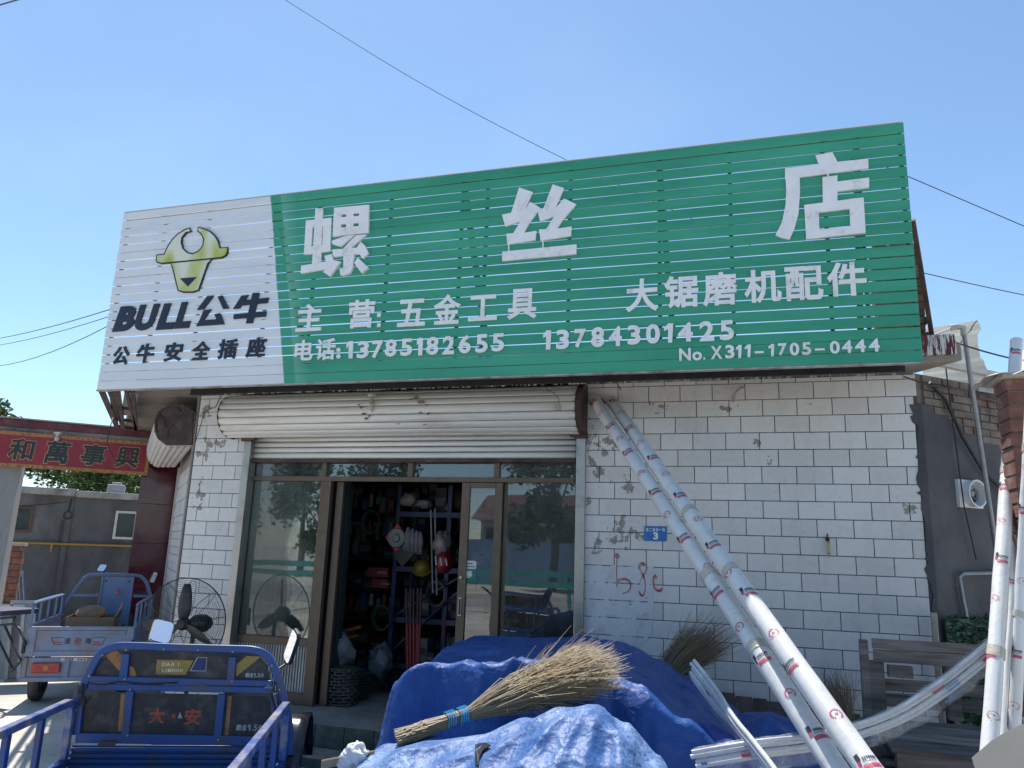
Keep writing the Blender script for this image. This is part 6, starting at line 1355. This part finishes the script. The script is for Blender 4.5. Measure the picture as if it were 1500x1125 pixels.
for iz, z in enumerate((.29, .53, .93, 1.33, 1.73, 2.13, 2.53)):
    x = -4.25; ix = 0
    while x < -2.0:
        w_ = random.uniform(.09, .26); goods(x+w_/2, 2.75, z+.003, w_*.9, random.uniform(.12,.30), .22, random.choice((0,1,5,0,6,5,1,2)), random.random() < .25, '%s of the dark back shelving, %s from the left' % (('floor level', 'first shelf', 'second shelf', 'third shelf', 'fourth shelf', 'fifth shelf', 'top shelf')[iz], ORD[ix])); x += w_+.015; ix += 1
# things one can pick out
def thing_blob(name, px, py, Y, rx, ry, rz, m_, label, cat, rough=.25, seed=1):
    b = MB(); b.blob(inside(px, py, Y), (rx, ry, rz), 10, rough=rough, seed=seed); return tag(b.build(name, m_, None, smooth='all'), label, cat)
bagw = mat('bag_white', (.24,.24,.25), .35, var=.1, bmp=.6, bscale=20)
thing_blob('white_bag', 497, 875, .55, .05, .05, .19, bagw, 'white plastic bag hanging by the yellow perforated board', 'bag', .35, 2)
thing_blob('green_bag', 494, 845, .56, .04, .04, .11, gcol[7], 'small teal bag hanging above the white bag inside the door', 'bag', .3, 4)
thing_blob('white_sack', 496, 952, .55, .17, .14, .18, bagw, 'large crumpled white plastic sack on the floor inside the door', 'sack', .5, 3)
thing_blob('clear_sack', 556, 968, .9, .14, .12, .17, mat('clear_grey', (.11,.125,.14), .3, bmp=.6, bscale=15), 'grey plastic sack on the floor beside the purple bucket', 'sack', .5, 5)
thing_blob('wrapped_bundle', 600, 733, 1.0, .11, .1, .08, mat('bundle_pale', (.18,.16,.14), .5, bmp=.7), 'pale wrapped bundle on top of the blue rack', 'bundle', .5, 6)
thing_blob('wrapped_bundle', 622, 738, 1.0, .09, .09, .05, gcol[2], 'white folded packet on top of the blue rack, right of the pale bundle', 'bundle', .4, 8)
pf = empty('packaged_plate', inside(581, 788, .9), 'red diamond shaped package with a silver round piece hanging on the rack', 'package')
c_ = inside(581, 788, .9)
b = MB(); b.prism([c_+Vector((0,0,.16)), c_+Vector((.15,0,.0)), c_+Vector((0,0,-.16)), c_+Vector((-.15,0,0))], (0,.03,0)); b.build('card', mat('pack_red', (.42,.03,.035), .4), pf)
b = MB(); b.lathe(c_-Vector((0,.002,0)), [(0,.03),(.04,.03),(.05,.012),(.105,.015),(.115,.0),(.115,-.0)], 24, (0,-1,0)); b.build('disc', mat('silver_disc', (.2,.2,.19), .3, .6, bmp=.3), pf, smooth=True)
c2 = inside(590, 812, .92); b = MB(); b.prism([c2+Vector((0,0,.10)), c2+Vector((.15,0,.02)), c2+Vector((0,0,-.14)), c2+Vector((-.13,0,0))], (0,.02,0)); tag(b.build('black_package', blackp, None), 'black diamond shaped package hanging below the red one', 'package')
gv = empty('work_gloves', inside(606, 787, .9), 'bundle of white cotton gloves hanging on the blue rack', 'gloves')
for k in range(4):
    c_ = inside(597+k*6, 787+k*2, .88+.02*k); b = MB(); b.blob(c_, (.04,.025,.11), 8, rough=.25, seed=k)
    for j in range(4): b.tube([c_+Vector((-.03+.018*j, -.01, -.07)), c_+Vector((-.034+.021*j, -.012, -.14-.01*(j % 2)))], [.011, .008], 6)
    b.build('glove', mat('cotton', (.17,.17,.165), .9, bmp=.4), gv, smooth='all')
hb = empty('yellow_helmet', inside(618, 832, 1.0), 'yellow round hat on the blue rack', 'helmet')
c_ = inside(619, 832, 1.0); b = MB(); b.lathe(c_, [(0,.09),(.05,.085),(.09,.05),(.10,.0),(.12,-.005),(.12,-.012),(.09,-.01)], 20, (.1,-.6,.6)); b.build('shell', mat('helmet_yellow', (.15,.11,.01), .35), hb, smooth=True)
rb_ = empty('red_ball', inside(652, 826, .55), 'red helmet in clear wrapping hanging at the right of the doorway', 'helmet')
c_ = inside(651, 824, .55); b = MB(); b.blob(c_, (.10,.10,.12), 10, rough=.08); b.build('shell', mat('helmet_red', (.16,.012,.016), .3), rb_, smooth='all')
b = MB()
for k in range(3): b.tube([c_+Vector((-.07+.06*k, -.085-.01*(k == 1), .06-.01*k)), c_+Vector((-.05+.06*k, -.10, -.03))], .008, 6)
b.build('stripe', mat('pale_stripe', (.5,.42,.42), .5), rb_)
thing_blob('clear_bag', 648, 795, .56, .10, .08, .12, mat('clear_bag_m', (.16,.13,.13), .25, bmp=.6), 'loose clear bag knotted above the red helmet', 'bag', .4, 12)
for (x0, y0, x1, y1, k, l_) in ((540,831,568,846,4,'red carton on the dark shelf left of the rack, upper one'),(545,848,568,862,4,'red carton on the dark shelf left of the rack, lower one')):
    a, c = inside(x0, y0, 1.3), inside(x1, y1, 1.3); b = MB(); b.box((a.x, 1.3, c.z), (c.x, 1.5, a.z)); b.box((a.x+.12, 1.297, c.z+.04), (a.x+.24, 1.2995, a.z-.04), 1); tag(b.build('red_carton', [mat('carton_red', (.16,.015,.01), .45), gcol[2]], None, bevel=.004), l_, 'carton')
hr = mat('handle_red', (.20,.01,.012), .4)
for k, (x0, x1) in enumerate(((592,597),(598,601),(603,606),(609,610),(614,612))):
    a, c = inside(x0+3, 862, .85), inside(x1, 990, .75); b = MB(); b.tube([a, a.lerp(c, .42)], .016, 8); b.tube([a.lerp(c, .42), c], .017, 8, 1)
    tag(b.build('tool_handle', [mat('handle_dark', (.05,.012,.015), .5), hr], None, smooth=True), 'red tool handle standing by the rack, %s' % ('leftmost of five', 'second from the left', 'middle of five', 'second from the right', 'rightmost of five')[k], 'handle', 'red tool handles by the rack')
for k, (x0, y0, x1, y1) in enumerate(((652,905,650,935),(637,745,640,872),(631,747,634,868))):
    b = MB(); b.tube([inside(x0, y0, .8), inside(x1, y1, .75)], .010, 6); tag(b.build('rod', (hr, galv, galv)[k], None, smooth=True), ('short red rod at the right inside the doorway', 'upright steel rod right of the gloves, the right one', 'upright steel rod right of the gloves, the left one')[k], 'rod')
for k, (x, y, l_) in enumerate(((517,921,'orange tube sticking out over the white sack'),(512,934,'short orange tube in front of the purple bucket'))):
    a = inside(x-12, y+3, .6); c = inside(x+12, y-3, .6); b = MB(); b.tube([a, c], .018, 8); tag(b.build('orange_tube', mat('orange', (.30,.06,.012), .4), None, smooth=True), l_, 'tube')
c_ = inside(526, 975, .9); c_.z = .40; b = MB(); b.lathe(c_, [(0,-.1),(.10,-.1),(.15,.12),(.155,.12),(.155,.135),(.14,.135),(.09,-.08),(0,-.08)], 24); tag(b.build('purple_bucket', mat('purple', (.07,.035,.19), .4), None, smooth=True), 'purple plastic bucket on the floor inside the doorway', 'bucket')
random.seed(90)
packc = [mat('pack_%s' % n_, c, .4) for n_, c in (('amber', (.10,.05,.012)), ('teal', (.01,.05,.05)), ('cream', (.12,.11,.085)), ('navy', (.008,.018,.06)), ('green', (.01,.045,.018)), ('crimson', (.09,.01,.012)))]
PN = ('amber', 'teal', 'cream', 'navy', 'green', 'crimson')
for r_, (py, Yh, nm_) in enumerate(((735, 1.4, 'top row'), (775, 1.5, 'second row'), (880, 1.4, 'third row'))):
    for k in range(8):
        px_ = 503+k*10+random.uniform(-2, 2); c_ = inside(px_, py+random.uniform(-6, 6), Yh+random.uniform(-.1,.1)); kk = (k*5+r_*3) % 6; w_ = random.uniform(.025,.045); h_ = random.uniform(.06,.13)
        b = MB(); b.hexa([c_+Vector((-w_,-.012,-h_)), c_+Vector((w_,-.012,-h_)), c_+Vector((w_*.9,.02,-h_)), c_+Vector((-w_*.9,.02,-h_))], [c_+Vector((-w_*.8,-.004,h_*.6)), c_+Vector((w_*.8,-.004,h_*.6)), c_+Vector((w_*.8,.004,h_*.6)), c_+Vector((-w_*.8,.004,h_*.6))])
        b.tube([c_+Vector((0,0,h_*.6)), c_+Vector((0,0,h_*.6+.05))], .003, 4, 0)
        tag(b.build('hanging_pack', packc[kk], None), '%s packet hanging left of the blue rack, %s, %s from the left' % (PN[kk], nm_, ORD[k]), 'packet', 'packets hanging inside the shop door')
for k, (px_, py_, c__) in enumerate(((545,765,'black'),(560,905,'green'),(640,870,'grey'))):
    c_ = inside(px_, py_, 1.05); b = MB()
    for j in range(4): b.tube([c_+Vector((math.cos(a)*(.10+.006*j), -.012*j, math.sin(a)*(.12+.006*j))) for a in [i_*2*math.pi/20 for i_ in range(20)]], .009, 5, closed=True)
    tag(b.build('hose_coil', (blackp, packc[4], gcol[0])[k], None, smooth=True), '%s coil of hose hanging in the shop doorway' % c__, 'hose')
# stacks of black ribbed rings at the threshold
gp_ = mat('grate_black', (.045,.048,.05), .5, dirt=(.14,.13,.12), dirt_amt=.3)
def grate_stack(x, y, Y, r_, n, lab):
    c = inside(x, y, Y); c.z = .29; t = empty('grate_stack', c, lab, 'grates')
    for k in range(n):
        z = .012+k*.032; b = MB(); j = Vector((random.uniform(-.008,.008), random.uniform(-.008,.008), z)); cc_ = c+j
        b.tube([cc_+Vector((math.cos(a)*r_, math.sin(a)*r_, 0)) for a in [q_*2*math.pi/24 for q_ in range(24)]], .007, 5, closed=True)
        for q_ in range(10): a = q_*2*math.pi/10+k*.3; b.bar(cc_+Vector((math.cos(a)*r_, math.sin(a)*r_, 0)), cc_+Vector((math.cos(a)*r_, math.sin(a)*r_, .03)), .012, .006)
        for q_ in range(4): b.bar(cc_+Vector((-r_*.9, -r_*.45+q_*r_*.3, 0)), cc_+Vector((r_*.9, -r_*.45+q_*r_*.3, 0)), .01, .006, m=0)
        b.build('grate', gp_, t)
    b = MB(); b.lathe(c, [(0,n*.032+.012),(r_*.9,n*.032+.012),(r_,n*.032+.004),(r_,n*.032-.004)], 24); b.build('lid', mat('green_lid', (.02,.07,.045), .5), t)
grate_stack(501, 1020, .30, .155, 11, 'tall stack of round black ribbed drain grates with a green lid at the threshold')
grate_stack(522, 1014, .62, .13, 8, 'shorter stack of round black drain grates behind the tall one')

# ------------------------------------------------------------------ clutter at the far left
bn = empty('folding_bench', at(12, 960, Y=.8), 'black framed folding bench with a dark purple top at the left edge', 'bench')
B0 = lambda x, y: at(x, y, Y=-.2)
b = MB(); a, c = B0(-30, 898), B0(18, 898); b.box((a.x, -.35, a.z), (c.x, .15, a.z+.06)); b.build('top', mat('bench_top', (.07,.06,.11), .6), bn, bevel=.01)
for pts in (((-20,918),(20,914),(30,922),(38,945)), ((-8,925),(16,975),(20,982)), ((6,915),(28,962),(31,968)), ((16,984),(29,970)), ((-20,908),(22,904)), ((18,900),(22,912),(35,935))):
    b = MB(); b.tube([B0(x, y) for x, y in pts], .014, 8); b.build('leg', blackp, bn, smooth=True)
WFr = Fr(tuple(at(40, 930, Y=.9))[:2], 52)
for k, (x0, y0, x1, y1, m_, l_) in enumerate(((9,886,30,935,mat('aluminium', (.42,.42,.41), .4, .6),'leaning pale aluminium window frame at the left behind the bench, left one'),(26,880,46,932,mat('aluminium2', (.38,.37,.35), .5, .3),'leaning window frame with green glass left of the pale blue tricycle'))):
    t = empty('window_frame', WFr.px(x0, y1), l_, 'window frame'); s0, z1 = WFr.pt(x0, y0); s1, z0 = WFr.pt(x1, y1); z0 = .03; s1 = s0+.30
    lean = lambda s_, z_, d: WFr.w(s_+(z_-z0)*-.10, z_, d-(z_-z0)*.12)
    b = MB()
    for (a, c, e, f) in ((s0, s0+.04, z0, z1), (s1-.04, s1, z0, z1), (s0+.041, s1-.041, z0, z0+.04), (s0+.041, s1-.041, z1-.04, z1)):
        b.hexa([lean(a,e,.03), lean(c,e,.03), lean(c,e,0), lean(a,e,0)], [lean(a,f,.03), lean(c,f,.03), lean(c,f,0), lean(a,f,0)])
    b.build('frame', m_, t)
    b = MB(); b.add([lean(s0+.04,z0+.04,.015), lean(s1-.04,z0+.04,.015), lean(s1-.04,z1-.04,.015), lean(s0+.04,z1-.04,.015)], [(0,1,2,3)]); b.build('pane', mat('green_glass', (.15,.33,.30) if k else (.3,.3,.29), .15), t)
for k, (x, y0, y1) in enumerate(((34,836,880),(38,842,905),(29,862,880))):
    b = MB(); b.tube([WFr.px(x, y0, -.3), WFr.px(x+2, y1, -.1)], .018, 6); tag(b.build('metal_bar', galv, None), ('upright metal offcut by the low brick wall, tallest one', 'upright metal offcut by the low brick wall, right one', 'short metal offcut by the low brick wall')[k], 'metal bar')

# ------------------------------------------------------------------ across the street, mirrored in the glass
gr_ = empty('guard_rail', (0, -15.6, 0), 'teal painted guard rail along the road opposite the shop', 'guard rail')
teal = mat('teal_rail', (.03,.22,.20), .4)
for z in (.85, 1.15):
    b = MB(); b.box((-60, -15.65, z), (40, -15.58, z+.17)); b.build('rail', teal, gr_)
for k in range(26):
    b = MB(); b.box((-60+k*4, -15.75, 0), (-59.88+k*4, -15.66, 1.3)); b.build('post', teal, gr_)
b = MB()
b.box((-21, -37, 0), (30, -36.8, 2.5)); tag(b.build('blue_wall', mat('hoarding', (.09,.17,.30), .7)), 'long blue wall on the far side of the road', 'wall')
hh = empty('red_roofed_house', (-11, -40, 0), 'house with a red tiled roof on the far side of the road', 'house')
b = MB(); b.box((-17, -52, 0), (-8, -45, 4.0)); b.build('wall', mat('house_cream', (.4,.36,.3), .8), hh)
b = MB(); b.hexa([(-17.6,-52.6,4.01),(-7.4,-52.6,4.01),(-7.4,-44.4,4.01),(-17.6,-44.4,4.01)], [(-17.6,-48.7,6.0),(-7.4,-48.7,6.0),(-7.4,-48.3,6.0),(-17.6,-48.3,6.0)]); b.build('roof', mat('roof_red', (.12,.06,.055), .85), hh)
for k in range(5):
    b = MB(); b.box((-16.5+k*1.7, -44.99, 1.6), (-15.6+k*1.7, -44.9, 3.4)); b.build('window', mat('dark_pane', (.01,.02,.02), .2), hh)
for k, (x, y, h_, r_, l_) in enumerate(((-34,-38,8,3.6,'broad tree across the road, leftmost of the roadside row'),(-24,-33,7.5,3.2,'roadside tree across the road, left of the tall one'),(-18.5,-30,10,3.4,'tallest roadside tree across the road'),(-8,-30,8.5,3.0,'roadside tree across the road right of the red roofed house'),(-2,-33,8,3.2,'second roadside tree right of the red roofed house'),(7,-32,8,3.4,'rightmost roadside tree across the road'))):
    tree((x, y, 0), h_, r_, 3000, l_, 50+k, ls=.34, group='roadside trees across the road')
